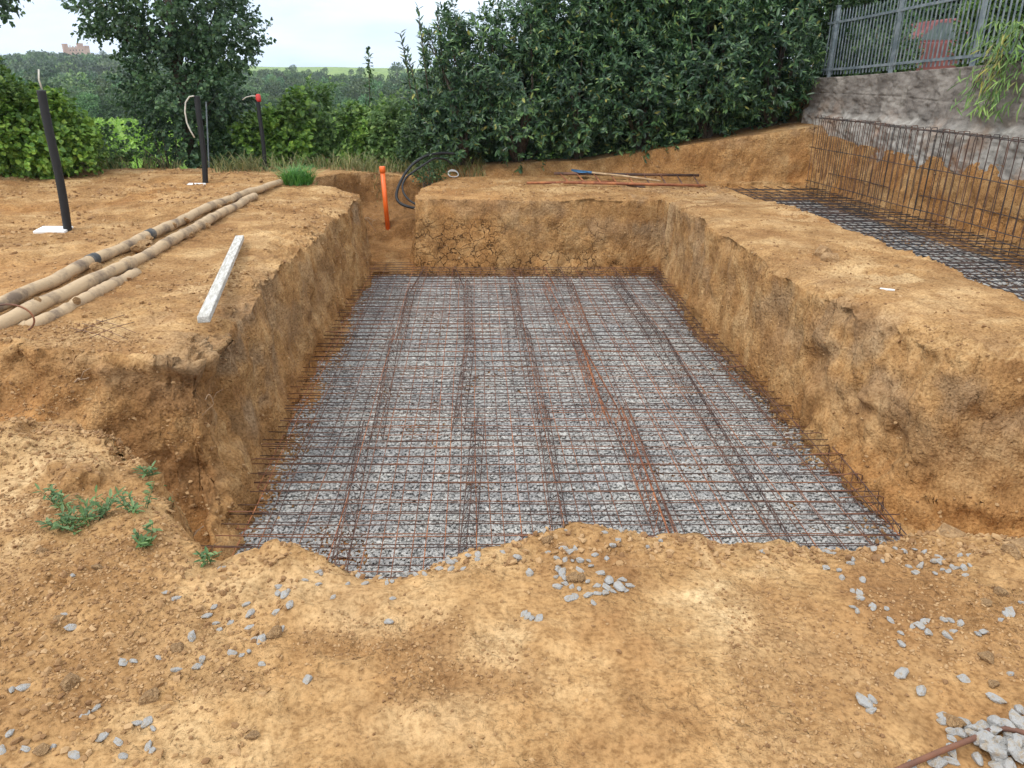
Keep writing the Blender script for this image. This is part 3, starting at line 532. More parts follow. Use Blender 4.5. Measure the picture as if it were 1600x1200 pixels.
#@@PART2
# ---------------------------------------------------------------- reinforcement in the pit
ZL,ZU=-1.135,-1.02
cage=empty('rebar_cage',(.5,7,-1.15)); tag(cage,'rusty two layer reinforcing steel mat with wire spacers over gravel in the large pit','rebar mat')
def child(mb,name,mat,root,smooth=True):
    o=mb.build(name,mat,None,smooth); o.data.transform(Matrix.Translation(-Vector(root.location)) if root.rotation_euler.z==0 else root.matrix_basis.inverted()); o.parent=root; return o
def skew(x,y): return y-.045*(x-.5)
bars=[]
rb=random.Random(3)
for layer,z0 in ((0,ZL),(1,ZU)):
    y=3.35+layer*.06
    while y<10.98:
        yy=y+rb.uniform(-.018,.018); xa=-1.61-rb.uniform(-.03,.05)-(.03 if y<8 else 0); xb=2.63+rb.uniform(-.04,.05)
        if y<5.2: xb-=.0
        bars.append((yy,xa,xb,z0+rb.uniform(-.004,.006),layer)); y+=.13
bars.sort()
rest=MB()
for i,(y,xa,xb,z,l) in enumerate(bars):
    xs=np.linspace(xa,xb,9); tl=rb.uniform(-.006,.006)
    pts=[(x,skew(x,y)+tl*(x-.5)+.005*rb.uniform(-1,1),z+.006*math.sin(x*3+y*5)+rb.uniform(-.003,.003)) for x in xs]
    if l==1 and rb.random()<.35: pts=[(xa-.004,pts[0][1],z-.075),(xa-.004,pts[0][1],z-.03)]+pts+[(xb+.004,pts[-1][1],z-.03),(xb+.004,pts[-1][1],z-.075)]
    mb=MB() if i<100 else rest
    mb.tube(pts,.0036,5)
    if i<100: child(mb,'cross_bar',M[rb.choice(['rust_dark','rust_dark','rust_dark','rust','rust'])],cage)
o=child(rest,'cross_bar',M['rust_dark'],cage); tag(o,kind='stuff')
for layer,z0 in ((0,ZL+.010),(1,ZU-.010)):
    x=-1.56+layer*.095
    while x<2.64:
        xx=x+rb.uniform(-.012,.012); mb=MB()
        ys=np.linspace(3.3,10.95-.05*(x-.5),14); pts=[(xx+.006*math.sin(y*2+x*9)+rb.uniform(-.004,.004),y,z0+rb.uniform(-.004,.004)) for y in ys]
        mb.tube(pts,.0034,5); child(mb,'long_bar',M[rb.choice(['rust','rust','rust_red','rust_dark'])],cage); x+=.19
def spacer(x,y0,y1,mat,dx=0,red=0):
    mb=MB(); n=max(2,int((y1-y0)/.10)); top=ZU-.004
    f=lambda t:x+dx*t
    for off,z in ((0,top),(-.05,ZL+.004),(.05,ZL+.004)):
        mb.tube([(f(t)+off,y0+(y1-y0)*t,z) for t in np.linspace(0,1,6)],.0038,5)
    for s_ in(-.05,.05):
        mb.tube([(f(k/n)+(0 if k%2 else s_),y0+(y1-y0)*k/n,top if k%2 else ZL+.004) for k in range(n+1)],.0026,4)
    child(mb,'spacer',M[mat],cage)
for x,mat in ((-.87,'rust_dark'),(-.15,'rust_dark'),(.50,'rust_dark'),(1.08,'rust_red'),(1.20,'rust'),(1.92,'rust_dark'),(2.50,'rust_dark')):
    y=3.5; k=0
    while y<10.8:
        ln_=rb.uniform(2.1,2.5); y1=min(y+ln_,10.9); spacer(x+rb.uniform(-.07,.07),y,y1,mat,rb.uniform(-.12,.12)); y=y1-.15 if y1<10.8 else 11; k+=1
# starter hoops at the edge of the mat (both long sides)
for k in range(22):
    for sx,x0 in ((-1,-1.62),(1,2.62)):
        if rb.random()<.45: continue
        y=3.6+k*.33+rb.uniform(-.08,.08); mb=MB(); x=x0+sx*.02
        mb.tube([(x-sx*.30,y,ZL+.012),(x-sx*.05,y,ZL+.014),(x,y,ZL+.03),(x,y,ZU+.015),(x-sx*.04,y,ZU+.03),(x-sx*.3,y,ZU+.02)],.0042,5); child(mb,'edge_hoop',M['rust'],cage)

# ---------------------------------------------------------------- reinforcement of the trench
tcg=empty('wall_rebar_cage',(5,9,-.3)); tag(tcg,'dark steel footing cage with tall upright bars in the narrow trench by the concrete wall','rebar cage')
ZT=-.27
y=4.2
while y<12.1:
    xa=float(TRE_L(y))+.17; xb=xwall(y)-.16
    for l in (0,1):
        z=ZT+l*.12+rb.uniform(-.008,.008); yy=y+l*.06+rb.uniform(-.02,.02); mb=MB()
        if l: pts=[(xa+.02,yy,z-.10),(xa,yy,z-.02),(xa+.03,yy,z),(.5*(xa+xb),yy+rb.uniform(-.02,.02),z+rb.uniform(-.01,.01)),(xb,yy,z)]
        else: pts=[(xa-.02,yy,z+.05),(xa,yy,z),(.5*(xa+xb),yy+rb.uniform(-.02,.02),z),(xb,yy,z)]
        mb.tube(pts,.0056,5); child(mb,'cross_bar',M['steel_black'],tcg)
    y+=.165
for k in range(8):
    for l in (0,1):
        mb=MB(); mb.tube([(float(TRE_L(y))+.2+(xwall(y)-float(TRE_L(y))-.36)*k/7+rb.uniform(-.015,.015),y,ZT+l*.12+.013+rb.uniform(-.006,.006)) for y in np.linspace(4.1,12.2,12)],.006,5)
        child(mb,'long_bar',M['steel_black'],tcg)
y=4.25; k=0
while y<12.3:
    xb=xwall(y)-.22; lean=rb.uniform(-.02,.02); top=.90+rb.uniform(-.012,.012); d=.10
    mb=MB(); pts=[(xb-d,y,ZT+.01)]
    pts+= [(xb-d+lean*t*.3,y+lean*t+.004*rb.uniform(-1,1),ZT+(top-ZT)*t) for t in (.1,.4,.7,.95)]
    pts+= [(xb-d+.02,y+lean,top+.012),(xb-.02,y+lean,top+.012)]
    yo=rb.uniform(.01,.05)
    pts+= [(xb+lean*t*.3,y+yo*(1-t)+lean*t,ZT+(top-ZT)*t) for t in (.95,.7,.4,.1,0)]
    mb.tube(pts,.0050,5); child(mb,'upright_hoop',M[rb.choice(['steel_black','rust_dark'])],tcg)
    y+=.118+rb.uniform(-.02,.02)
for off,z in ((-.32,.885),(-.20,.885),(-.325,.45),(-.19,.10),(-.33,-.05)):
    mb=MB(); mb.tube([(xwall(y)+off+.0,y,z+.006*math.sin(y*3)) for y in np.linspace(4.1,12.3,14)],.006,5); child(mb,'wall_bar',M['steel_black'],tcg)

# ---------------------------------------------------------------- retaining wall
def wall_mat():
    m,t,b=newmat('weathered_concrete'); b.inputs['Roughness'].default_value=.95; ln=t.links.new
    g=N(t,'ShaderNodeTexCoord'); P=g.outputs['Object']
    def nz(s,vec=P,d=8,r=.65):
        n=N(t,'ShaderNodeTexNoise'); n.inputs['Scale'].default_value=s; n.inputs['Detail'].default_value=d; n.inputs['Roughness'].default_value=r; ln(vec,n.inputs[0]); return n.outputs[0]
    up=ramp(t,[(.32,(.13,.115,.10)),(.5,(.225,.20,.175)),(.68,(.34,.31,.27))]); ln(nz(2.3),up.inputs[0])
    lo=ramp(t,[(.35,(.24,.225,.20)),(.65,(.50,.475,.43))]); ln(nz(5),lo.inputs[0])
    sp=N(t,'ShaderNodeSeparateXYZ'); ln(P,sp.inputs[0])
    nn_=nz(3); ad=N(t,'ShaderNodeMath',operation='MULTIPLY_ADD'); ln(nn_,ad.inputs[0]); ad.inputs[1].default_value=.9; ln(sp.outputs[2],ad.inputs[2])
    mr=N(t,'ShaderNodeMapRange'); mr.inputs[1].default_value=1.55; mr.inputs[2].default_value=1.25; mr.inputs[3].default_value=0; mr.inputs[4].default_value=1; ln(ad.outputs[0],mr.inputs[0])
    q=N(t,'ShaderNodeMix',data_type='RGBA'); ln(mr.outputs[0],q.inputs[0]); ln(up.outputs[0],q.inputs[6]); ln(lo.outputs[0],q.inputs[7])
    mp=N(t,'ShaderNodeMapping'); mp.inputs['Scale'].default_value=(3,3,.35); ln(P,mp.inputs[0])
    st=ramp(t,[(.40,(.55,.53,.52)),(.55,(1,1,1)),(.72,(1.25,1.25,1.25))]); ln(nz(1.6,mp.outputs[0]),st.inputs[0])
    q2=N(t,'ShaderNodeMix',data_type='RGBA',blend_type='MULTIPLY'); q2.inputs[0].default_value=.55; ln(q.outputs[2],q2.inputs[6]); ln(st.outputs[0],q2.inputs[7])
    so_=ramp(t,[(.52,(0,0,0)),(.66,(.85,.85,.85))]); ln(nz(1.9,d=5),so_.inputs[0])
    mr2=N(t,'ShaderNodeMapRange'); mr2.inputs[1].default_value=1.2; mr2.inputs[2].default_value=.5; ln(sp.outputs[2],mr2.inputs[0]); mm=N(t,'ShaderNodeMath',operation='MULTIPLY'); ln(mr2.outputs[0],mm.inputs[0]); ln(so_.outputs[0],mm.inputs[1])
    q3=N(t,'ShaderNodeMix',data_type='RGBA'); ln(mm.outputs[0],q3.inputs[0]); ln(q2.outputs[2],q3.inputs[6]); q3.inputs[7].default_value=(.30,.15,.065,1)
    ln(q3.outputs[2],b.inputs[0])
    bp=N(t,'ShaderNodeBump'); bp.inputs['Strength'].default_value=.9; bp.inputs['Distance'].default_value=.03; ln(nz(14),bp.inputs['Height']); ln(bp.outputs[0],b.inputs['Normal'])
    return m
ys=np.arange(-2,13.3,.035); zs=np.linspace(0,1,120)
YY,TT=np.meshgrid(ys,zs,indexing='ij'); topz=np.interp(YY,[0,8.65,12.3,20],[1.76,1.66,1.47,1.2]); ZZ=.30+(topz-.30)*TT
foot=ss(.98,.88,ZZ+.05*fb2(YY*2,ZZ*0,3))
FX=5.55+(12.6-YY)*.1-.07*foot-.045*fb3(YY*1.3,ZZ*1.3,ZZ*0,3)*ss(.0,.5,1.7-ZZ)-.02*fb3(YY*6,ZZ*6,ZZ*0+4,4)-.012*fb3(YY*14,ZZ*18,ZZ*0,3)+.05*TT+.010*np.exp(-((ZZ-1.22-.02*n2(YY,ZZ*0))/.010)**2)+.008*np.exp(-((np.mod(YY,2.4)-1.2)/.012)**2)*(ZZ>.98)
n_,m_=YY.shape; Vf=np.stack([FX,YY,ZZ],-1).reshape(-1,3); Vb=np.stack([5.55+(12.6-YY)*.1+.30,YY,ZZ+.012*0],-1).reshape(-1,3)
ii,jj=np.meshgrid(np.arange(n_-1),np.arange(m_-1),indexing='ij'); q=np.stack([ii*m_+jj,(ii+1)*m_+jj,(ii+1)*m_+jj+1,ii*m_+jj+1],-1).reshape(-1,4)
tp=np.stack([np.arange(n_-1)*m_+m_-1,np.arange(1,n_)*m_+m_-1,np.arange(1,n_)*m_+m_-1+n_*m_,np.arange(n_-1)*m_+m_-1+n_*m_],-1)
en=np.stack([(n_-1)*m_+np.arange(m_-1),(n_-1)*m_+np.arange(1,m_),(n_-1)*m_+np.arange(1,m_)+n_*m_,(n_-1)*m_+np.arange(m_-1)+n_*m_],-1)
wallo=mesh('retaining_wall',np.concatenate([Vf,Vb]),np.concatenate([q,tp,en]),wall_mat(),smooth=True); tag(wallo,'tall weathered grey concrete retaining wall with crumbling footing above the trench','wall')
ztop=lambda y: float(np.interp(y,[0,8.65,12.3,20],[1.76,1.66,1.47,1.2]))
fen=empty('iron_fence',(5.9,9,1.6)); tag(fen,'grey iron railing fence standing on top of the concrete retaining wall','fence')
y=4.9; k=0; rl=[]
while y<13.2:
    x=xwall(y)+.17; z=ztop(y); mb=MB()
    if k%19==0:
        mb.box((x,y,z+.50),(.045,.045,1.04)); mb.box((x,y,z+1.03),(.06,.06,.02)); child(mb,'post',M['fence'],fen,False)
    else:
        mb.box((x,y,z+.49),(.010,.022,.90)); mb.add([(x-.005,y-.011,z+.94),(x+.005,y-.011,z+.94),(x+.005,y+.011,z+.94),(x-.005,y+.011,z+.94),(x,y,z+.99)],[(0,1,4),(1,2,4),(2,3,4),(3,0,4)]); child(mb,'bar',M['fence'],fen,False)
    y+=.085; k+=1
for h in (.12,.80):
    mb=MB(); P_=[(xwall(y)+.155,y,ztop(y)+h) for y in (2.8,6,8.65,10.5,12.3,13.2)]
    for a,b in zip(P_[:-1],P_[1:]):
        a=Vector(a);b=Vector(b);d=b-a; mb.box((a+b)/2,(.012,d.length,.035),d.to_track_quat('Y','Z').to_matrix())
    child(mb,'rail',M['fence'],fen,False)

# ---------------------------------------------------------------- parked red car on the street
cp=aty(1463,105,19.5); car=empty('parked_car',(cp[0],19.5,1.16),math.radians(-6)); tag(car,'faded red hatchback car parked on the street behind the iron fence','car')
def prof(pts,hw,name,mat,parent,inset=.0,zin=0):
    n=len(pts); V_=[(x,s*(hw-inset*max(0,(z-zin))),z) for s in(-1,1) for x,z in pts]
    F=[tuple(range(n))[::-1],tuple(range(n,2*n))]+[(i,(i+1)%n,n+(i+1)%n,n+i) for i in range(n)]
    mb=MB(); mb.add(V_,F); o=mb.build(name,mat,parent)
    bv=o.modifiers.new('b','BEVEL'); bv.width=.04; bv.segments=3; bv.limit_method='ANGLE'; return o
prof([(-2.0,.28),(-2.05,.6),(-1.95,.88),(-1.05,.98),(1.6,1.0),(1.95,.92),(2.02,.6),(1.98,.28),(1.72,.25),(1.6,.5),(1.3,.62),(1.0,.5),(.9,.22),(-.95,.22),(-1.05,.5),(-1.3,.62),(-1.6,.5),(-1.7,.25)],.82,'body',M['red'],car)
cb=prof([(-1.1,.97),(-.5,1.42),(-.2,1.47),(1.1,1.46),(1.5,1.30),(1.85,.97)],.80,'cabin',M['red'],car,.28,.97)
for x0,x1,x2,x3 in ((-.86,-.42,.18,.18),(.28,.28,1.02,1.42)):
    for s_ in(-1,1):
        mb=MB(); w_=lambda z:s_*(.803-.28*(z-.97)); mb.add([(x0,w_(1.02),1.02),(x3,w_(1.02),1.02),(x2,w_(1.38),1.38),(x1,w_(1.38),1.38)],[(0,1,2,3)]); mb.build('window',M['glass'],car)
for x in (-1.3,1.3):
    for s_ in(-1,1):
        mb=MB(); a=np.linspace(0,2*math.pi,24,endpoint=False); mb.add([(x+.31*math.cos(t),s_*yy,.31+.31*math.sin(t)) for yy in(.62,.82) for t in a],[tuple(range(24)),tuple(range(24,48))]+[(i,(i+1)%24,24+(i+1)%24,24+i) for i in range(24)]); wh=mb.build('wheel',M['rubber'],car)
        mb=MB(); mb.add([(x+.19*math.cos(t),s_*yy,.31+.19*math.sin(t)) for yy in(.80,.835) for t in a],[tuple(range(24)),tuple(range(24,48))]+[(i,(i+1)%24,24+(i+1)%24,24+i) for i in range(24)]); mb.build('rim',M['fence'],wh)
for s_ in(-1,1):
    mb=MB(); mb.box((-2.0,s_*.6,.72),(.1,.3,.14)); mb.build('headlight',M['white'],car)
    mb=MB(); mb.box((1.99,s_*.66,.8),(.08,.18,.16)); mb.build('tail_light',M['redcap'],car)

# ---------------------------------------------------------------- pipes along the left
PB=empty('pipe_bundle',(-3.1,8,.05)); tag(PB,'three long soil caked pipes strapped together along the left berm','pipe bundle')
def gline(px,dz):
    out=[]
    for a,b in px:
        p=atz(a,b,.06); z=gz1(p[0],p[1]); p=atz(a,b,z+dz); out.append((p[0],p[1],z+dz))
    return out
def smooth_line(P,n=40,wob=.006):
    P=np.array(P,float); d=np.concatenate([[0],np.cumsum(np.linalg.norm(np.diff(P,axis=0),axis=1))]); t=np.linspace(0,d[-1],n)
    Q=np.stack([np.interp(t,d,P[:,i]) for i in range(3)],1)
    k=np.ones(5)/5
    Qp=np.pad(Q,((2,2),(0,0)),mode='edge')
    for i in range(3): Q[:,i]=np.convolve(Qp[:,i],k,'valid')
    return Q+wob*np.stack([n2(t*3,t*0+i*9) for i in range(3)],1)
PL=[(( -60,506),(0,478),(75,442),(150,405),(240,365),(330,322),(385,302),(440,284)),
    ((-60,538),(0,510),(100,458),(170,428),(240,393),(300,358),(345,334),(400,306)),
    ((-60,570),(0,540),(60,506),(120,474),(170,450),(215,425))]
for i,px in enumerate(PL):
    base=gline(px,[.050,.035,.012][i]); Q=smooth_line(base,60,.009)
    rr=[.048,.050,.046][i]+.006*n2(np.arange(60)*.9,np.zeros(60)+i)
    mb=MB(); mb.tube(Q,rr,14); child(mb,'pipe',M['pipe'],PB)
    for k in ([[15,24,43],[20,37],[16]][i]):
        c=Q[k]; T=Q[k+1]-Q[k-1]; T/=np.linalg.norm(T); mb=MB()
        mb.tube([c-T*.06,c-T*.05,c+T*.05,c+T*.06],[rr[k]+.001,rr[k]+.006,rr[k]+.006,rr[k]+.001],14); child(mb,'coupling',M['pipe'] if k%3 else M['pipe_dark'],PB)
Q=smooth_line(gline(((-60,582),(0,552),(30,536)),.03),12); mb=MB(); mb.tube(Q,.056,14); o=child(mb,'pipe_end',M['pipe_dark'],PB); tag(o,'dark bare end of the lowest pipe')
# wire hoop round the pipes
c=np.array(gline([(18,498)],.09)[0]); ax=np.array([.06,1,.0]); ax/=np.linalg.norm(ax); s_=np.cross(ax,[0,0,1]); mb=MB()
mb.tube([c+s_*.125*math.cos(t)*1.15+np.array([0,0,1])*.095*math.sin(t) for t in np.linspace(-.9,3.9,22)],.006,6); child(mb,'tie_wire',M['rust'],PB)
# mud lumps stuck on the bundle
MC=[[],[],[]]
for k in range(14):
    a,b=[(225,380),(232,372),(240,383),(218,388),(300,368),(312,360),(325,352),(150,418),(120,470),(60,470),(345,325),(290,345),(270,352),(360,318)][k]
    p=gline([(a,b)],.05)[0]; o=bpy.data.objects.new('clod',tan[k%3]); COL.objects.link(o); s=random.uniform(.05,.09)*(1.3 if k<4 else 1); o.scale=(s,s*1.2,s*.8); o.location=p; o.rotation_euler=(.3*k,.2*k,k)
    tag(o,'brown mud clod','clod','mud clods against the pipes'); MC[0].append(o); MC[1].append(a); MC[2].append(b)
nth(*MC,'brown mud clod','those against the pipes')
# scrap of wire mesh
wm=empty('wire_mesh_scrap',tuple(gline([(163,508)],.01)[0])); tag(wm,'scrap of thin rusty diamond wire lying on the left berm near the pipes','wire mesh')
mb=MB()
for a,b in (((118,520),(195,492)),((140,528),(210,503)),((150,500),(212,520)),((110,512),(185,535)),((128,505),(200,530))):
    pa=gline([a],.022)[0]; pb=gline([b],.022)[0]; pm=[(u+v)/2 for u,v in zip(pa,pb)]; pm[2]+=.012; mb.tube([pa,pm,pb],.0022,4)
child(mb,'wires',M['rust_dark'],wm)

# white board
a=atz(376,380,.02); b=atz(320,512,.02); a=Vector(a); b=Vector(b); d=b-a; d.z+=0
wbm=MB(); wbm.box((0,0,0),(.078,d.length,.045)); wb=wbm.build('timber_plank',M['board']); wb.location=(a+b)/2+Vector((0,0,.055)); wb.rotation_euler=d.to_track_quat('Y','Z').to_euler()
bv=wb.modifiers.new('b','BEVEL'); bv.width=.006; bv.segments=2; tag(wb,'long whitewashed timber plank lying along the left rim of the pit','plank')

# dark corrugated conduits standing in the left ground
def post(base,top,r,name,label,grp,cap=None):
    B=atz(*base,0.); z=gz1(B[0],B[1]); B=atz(*base,z); Tp=aty(*top,B[1]-.0); root=empty(name,(B[0],B[1],z)); tag(root,label,'pipe',grp)
    v=np.array([Tp[0]-B[0],Tp[1]-B[1],Tp[2]-z]); n=110; mb=MB(); t=np.linspace(-.05,1,n)
    mb.tube([v*u+np.array([.012*math.sin(u*5),0,0]) for u in t],[r*(1+.07*(k%2)) for k in range(n)],12); mb.build('conduit',M['black'],root,True); return root,v
r1,v1=post((106,360),(66,141),.040,'conduit_pipe','thick black upright conduit with a bare cable at its top, beside a white slab','upright conduits on the left ground')
mb=MB(); mb.tube([v1,v1+np.array([-.01,0,.10]),v1+np.array([.01,0,.19])],.008,6); mb.build('cable',M['cable'],r1,True)
r2,v2_=post((321,286),(309,150),.040,'conduit_pipe','black upright conduit in front of the tree with a pale cable loop','upright conduits on the left ground')
lp=[(303,150),(296,151),(290,160),(289,175),(292,192),(298,205),(304,215)]; mb=MB()
mb.tube([np.array(aty(a,b,r2.location.y-.05))-np.array(r2.location) for a,b in lp],.011,6); mb.build('cable',M['cable'],r2,True)
r3,v3=post((414,265),(404,156),.034,'conduit_pipe','thin black upright conduit with a red taped top at the far edge','upright conduits on the left ground')
mb=MB(); mb.tube([v3-np.array([0,0,.03]),v3,v3+np.array([0,0,.07]),v3+np.array([0,0,.09])],[.038,.043,.041,.02],12); mb.build('end_cap',M['redcap'],r3,True)
mb=MB(); mb.tube([np.array(aty(a,b,r3.location.y))-np.array(r3.location) for a,b in ((402,150),(392,150),(384,152),(379,156))],.008,5); mb.build('cable',M['cable'],r3,True)
def slab(px,pw,ln_,label,th=.03,rz=.1):
    p=gline([px],.0)[0]; mb=MB(); mb.box((0,0,th/2),(pw,ln_,th)); mb.box((0,0,th+.002),(pw-.06,ln_-.06,.006)); o=mb.build('slab',M['white']); o.location=(p[0],p[1],p[2]-.004); o.rotation_euler=(.02,.03,rz); tag(o,label,'slab')
    bv=o.modifiers.new('b','BEVEL'); bv.width=.004
slab((84,361),.30,.26,'flat white square slab on the ground beside the nearest black conduit')
slab((307,290),.24,.16,'small whitish slab lying at the foot of the middle black conduit')

# thin stakes of an old wire fence
for (a,b,c,d_,Y_,lab) in ((445,243,430,188,15.2,'thin grey metal stake leaning in the hedge right of the far conduit'),(326,268,322,160,14.2,'thin pale stake beside the tree trunk')):
    p=np.array(aty(a,b,Y_)); q_=np.array(aty(c,d_,Y_)); p[2]=min(p[2],gz1(p[0],p[1]))-.1; mb=MB(); dd=q_-p
    mb.tube([p*0,dd],.013,6); mb.box(dd*1.0+np.array([0,0,.005]),(.03,.03,.012)); mb.box(dd*.6,(.034,.018,.018)); o=mb.build('fence_stake',M['fence']); o.location=p; tag(o,lab,'stake')

# orange pipe in the notch
p=aty(605,342,12.15); z=gz1(p[0],12.15); tt=np.array(aty(597,260,12.15)); root=empty('orange_pipe',(p[0],12.15,z)); tag(root,'bright orange plastic pipe standing upright in the notch behind the pit','pipe')
v=tt-np.array(root.location); mb=MB(); mb.tube([v*-.1,v*.93],.036,16); mb.build('tube',M['orange'],root,True)
mb=MB(); mb.tube([v*.90,v*.905,v*.995,v*1.0],[.038,.046,.046,.040],16); mb.build('socket',M['orange'],root,True)
# black hoses
def curve(pts,r,name,mat,label,cat,wob=0,n=60):
    P=np.array(pts,float); d=np.concatenate([[0],np.cumsum(np.linalg.norm(np.diff(P,axis=0),axis=1))]); t=np.linspace(0,d[-1],n)
    Q=np.stack([np.interp(t,d,P[:,i]) for i in range(3)],1)
    for _ in range(3):
        Qp=np.pad(Q,((1,1),(0,0)),mode='edge'); Q=(Qp[:-2]+Qp[1:-1]+Qp[2:])/3
    c=Q.mean(0); mb=MB(); mb.tube(Q-c,r,10); o=mb.build(name,mat,None,True); o.location=c; tag(o,label,cat); return o
curve([aty(a,b,Y_) for a,b,Y_ in ((712,240,13.0),(690,239,12.9),(665,243,12.7),(645,256,12.5),(632,272,12.3),(622,292,12.1),(618,308,12.0),(624,318,11.9),(640,324,11.8),(660,327,11.6))],.022,'black_hose',M['black'],'thick black hose curling out of the bushes down into the notch','hose')
curve([aty(a,b,Y_) for a,b,Y_ in ((708,258,12.8),(695,248,12.7),(678,247,12.5),(655,262,12.3),(634,277,12.1),(628,290,11.95),(630,302,11.85),(640,314,11.75),(655,322,11.6))],.016,'black_hose',M['black'],'thinner black hose looping inside the thicker one by the notch','hose')
# pale cable coil
p=gline([(709,268)],.05)[0]; mb=MB()
for k in range(5):
    ph=k*.6; mb.tube([(.085*(1+.06*math.sin(k*3))*math.cos(t),.03*math.sin(t+ph)+.012*k,.062*math.sin(t)+.005*k) for t in np.linspace(0,2*math.pi,26)],.007,6)
o=mb.build('cable_coil',M['white'],None,True); o.location=(p[0],p[1]-.35,gz1(p[0],p[1]-.35)+.05); o.rotation_euler=(-.5,.1,0); tag(o,'small coil of white cable lying on the rim right of the black hoses','cable coil')

# ladder, shovel and scrap bars on the far berm
def gp(a,b,dz=.02):
    p=atz(a,b,-.05); z=gz1(p[0],min(p[1],12.2)); z=min(z,.0); p=atz(a,b,z+dz); return Vector((p[0],p[1],z+dz))
lad=empty('ladder',tuple(gp(980,280))); tag(lad,'rusty red metal ladder lying flat on the far berm behind the pit','ladder')
A,B_=gp(866,271,.09),gp(1092,274,.09); C_,D_=gp(880,285,.05),gp(1102,290,.05)
for a,b in ((A,B_),(C_,D_)):
    mb=MB(); mb.tube([a,a.lerp(b,.5),b],.021,8); child(mb,'side_rail',M['rust_red'] if a is C_ else M['rust_dark'],lad)
for k in range(9):
    t=.04+k*.115; mb=MB(); mb.tube([A.lerp(B_,t),C_.lerp(D_,t)],.011,6); child(mb,'rung',M['rust_red'] if k<5 else M['rust_dark'],lad)
shv=empty('shovel',tuple(gp(960,274))); tag(shv,'shovel with blue blade and long wooden handle laid across the ladder','shovel')
h0,h1=gp(918,269,.12),gp(1032,283,.085); mb=MB(); mb.tube([h0,h0.lerp(h1,.5)+Vector((0,0,.01)),h1],.016,8); child(mb,'handle',M['wood'],shv)
d=(h0-h1).normalized(); sd_=d.cross(Vector((0,0,1))).normalized(); mb=MB(); Vb_=[]
bl=[(-.02,.03),(.02,.11),(.10,.125),(.20,.10),(.27,.04),(.29,0)]
for u,hw in bl:
    for s_ in(-1,0,1): Vb_.append(h0+d*u+sd_*hw*s_+Vector((0,0,.02-.02*abs(s_)+.0)))
nb=len(Vb_); Vb_+= [v_+Vector((0,0,-.006)) for v_ in Vb_]; F=[]
for k in range(5):
    for j in (0,1):
        q_=[k*3+j,k*3+j+1,(k+1)*3+j+1,(k+1)*3+j]; F+=[tuple(q_),tuple(x+nb for x in q_[::-1])]
    F+=[(k*3,(k+1)*3,(k+1)*3+nb,k*3+nb),(k*3+2,k*3+2+nb,(k+1)*3+2+nb,(k+1)*3+2)]
mb.add([tuple(v_) for v_ in Vb_],F); mb.tube([h0-d*.08,h0+d*.05],.021,8); child(mb,'blade',M['blue'],shv)
for (pa,pb,r_,mt,lab) in (((823,286),(962,284),.020,'rust_red','rusty red steel pipe lying left of the ladder on the far berm'),((975,288),(1008,293),.018,'steel_black','short dark bar lying in front of the ladder'),((1000,289),(1104,291),.012,'steel_black','thin dark bar along the near side of the ladder'),((862,269),(930,272),.008,'rust_dark','thin rusty rod behind the ladder below the shovel blade')):
    a,b=gp(*pa,.02),gp(*pb,.02); mb=MB(); c=(a+b)/2; mb.tube([a-c,b-c],r_,8); o=mb.build('steel_bar',M[mt],None,True); o.location=c; tag(o,lab,'bar')
# foreground bent bar
P=[]
for a,b in ((1385,1214),(1410,1199),(1470,1170),(1530,1140),(1552,1129),(1566,1126),(1585,1131),(1612,1142),(1650,1160)):
    p=atz(a,b,.03); P.append((p[0],p[1],gz1(p[0],p[1])+.026))
fb=MB(); P=np.array(P); d=np.concatenate([[0],np.cumsum(np.linalg.norm(np.diff(P,axis=0),axis=1))]); t=np.linspace(0,d[-1],120); Q=np.stack([np.interp(t,d,P[:,i]) for i in range(3)],1)
for _ in range(20):
    Qp=np.pad(Q,((1,1),(0,0)),mode='edge'); Q=(Qp[:-2]+Qp[1:-1]+Qp[2:])/3
c=Q.mean(0); fb.tube(Q-c,[.0068+.0009*(k%2) for k in range(120)],10); o=fb.build('bent_rebar',M['rust'],None,True); o.location=c; tag(o,'thick ribbed reinforcing bar bent at its end, over stones in the lower right corner','rebar')
# white marks / sticks
a,b=gline([(1375,451)],.008)[0],gline([(1398,454)],.008)[0]; mb=MB(); a=Vector(a);b=Vector(b);mb.box((0,0,0),((b-a).length,.02,.012)); mb.box((.03,0,.004),((b-a).length*.4,.024,.006)); o=mb.build('white_stick',M['white']); o.location=(a+b)/2; o.rotation_euler=(b-a).to_track_quat('X','Z').to_euler(); tag(o,'short flat white stick on the right berm','stick')
for k,(a,b,s) in enumerate(((1310,456,.05),(1322,460,.07),(1332,467,.05),(1338,472,.06),(1316,458,.04))):
    p=gline([(a,b)],.0)[0]; o=bpy.data.objects.new('plaster_flake',protos[k].copy()); o.data.materials.clear(); o.data.materials.append(M['white']); COL.objects.link(o); o.scale=(s,s,s*.25); o.location=(p[0],p[1],p[2]+.004); o.rotation_euler=(0,0,k); tag(o,'white plaster flake on the right berm rim, '+['leftmost','centre upper','third from left','rightmost','lower left'][k],'flake','white flakes on the right rim')
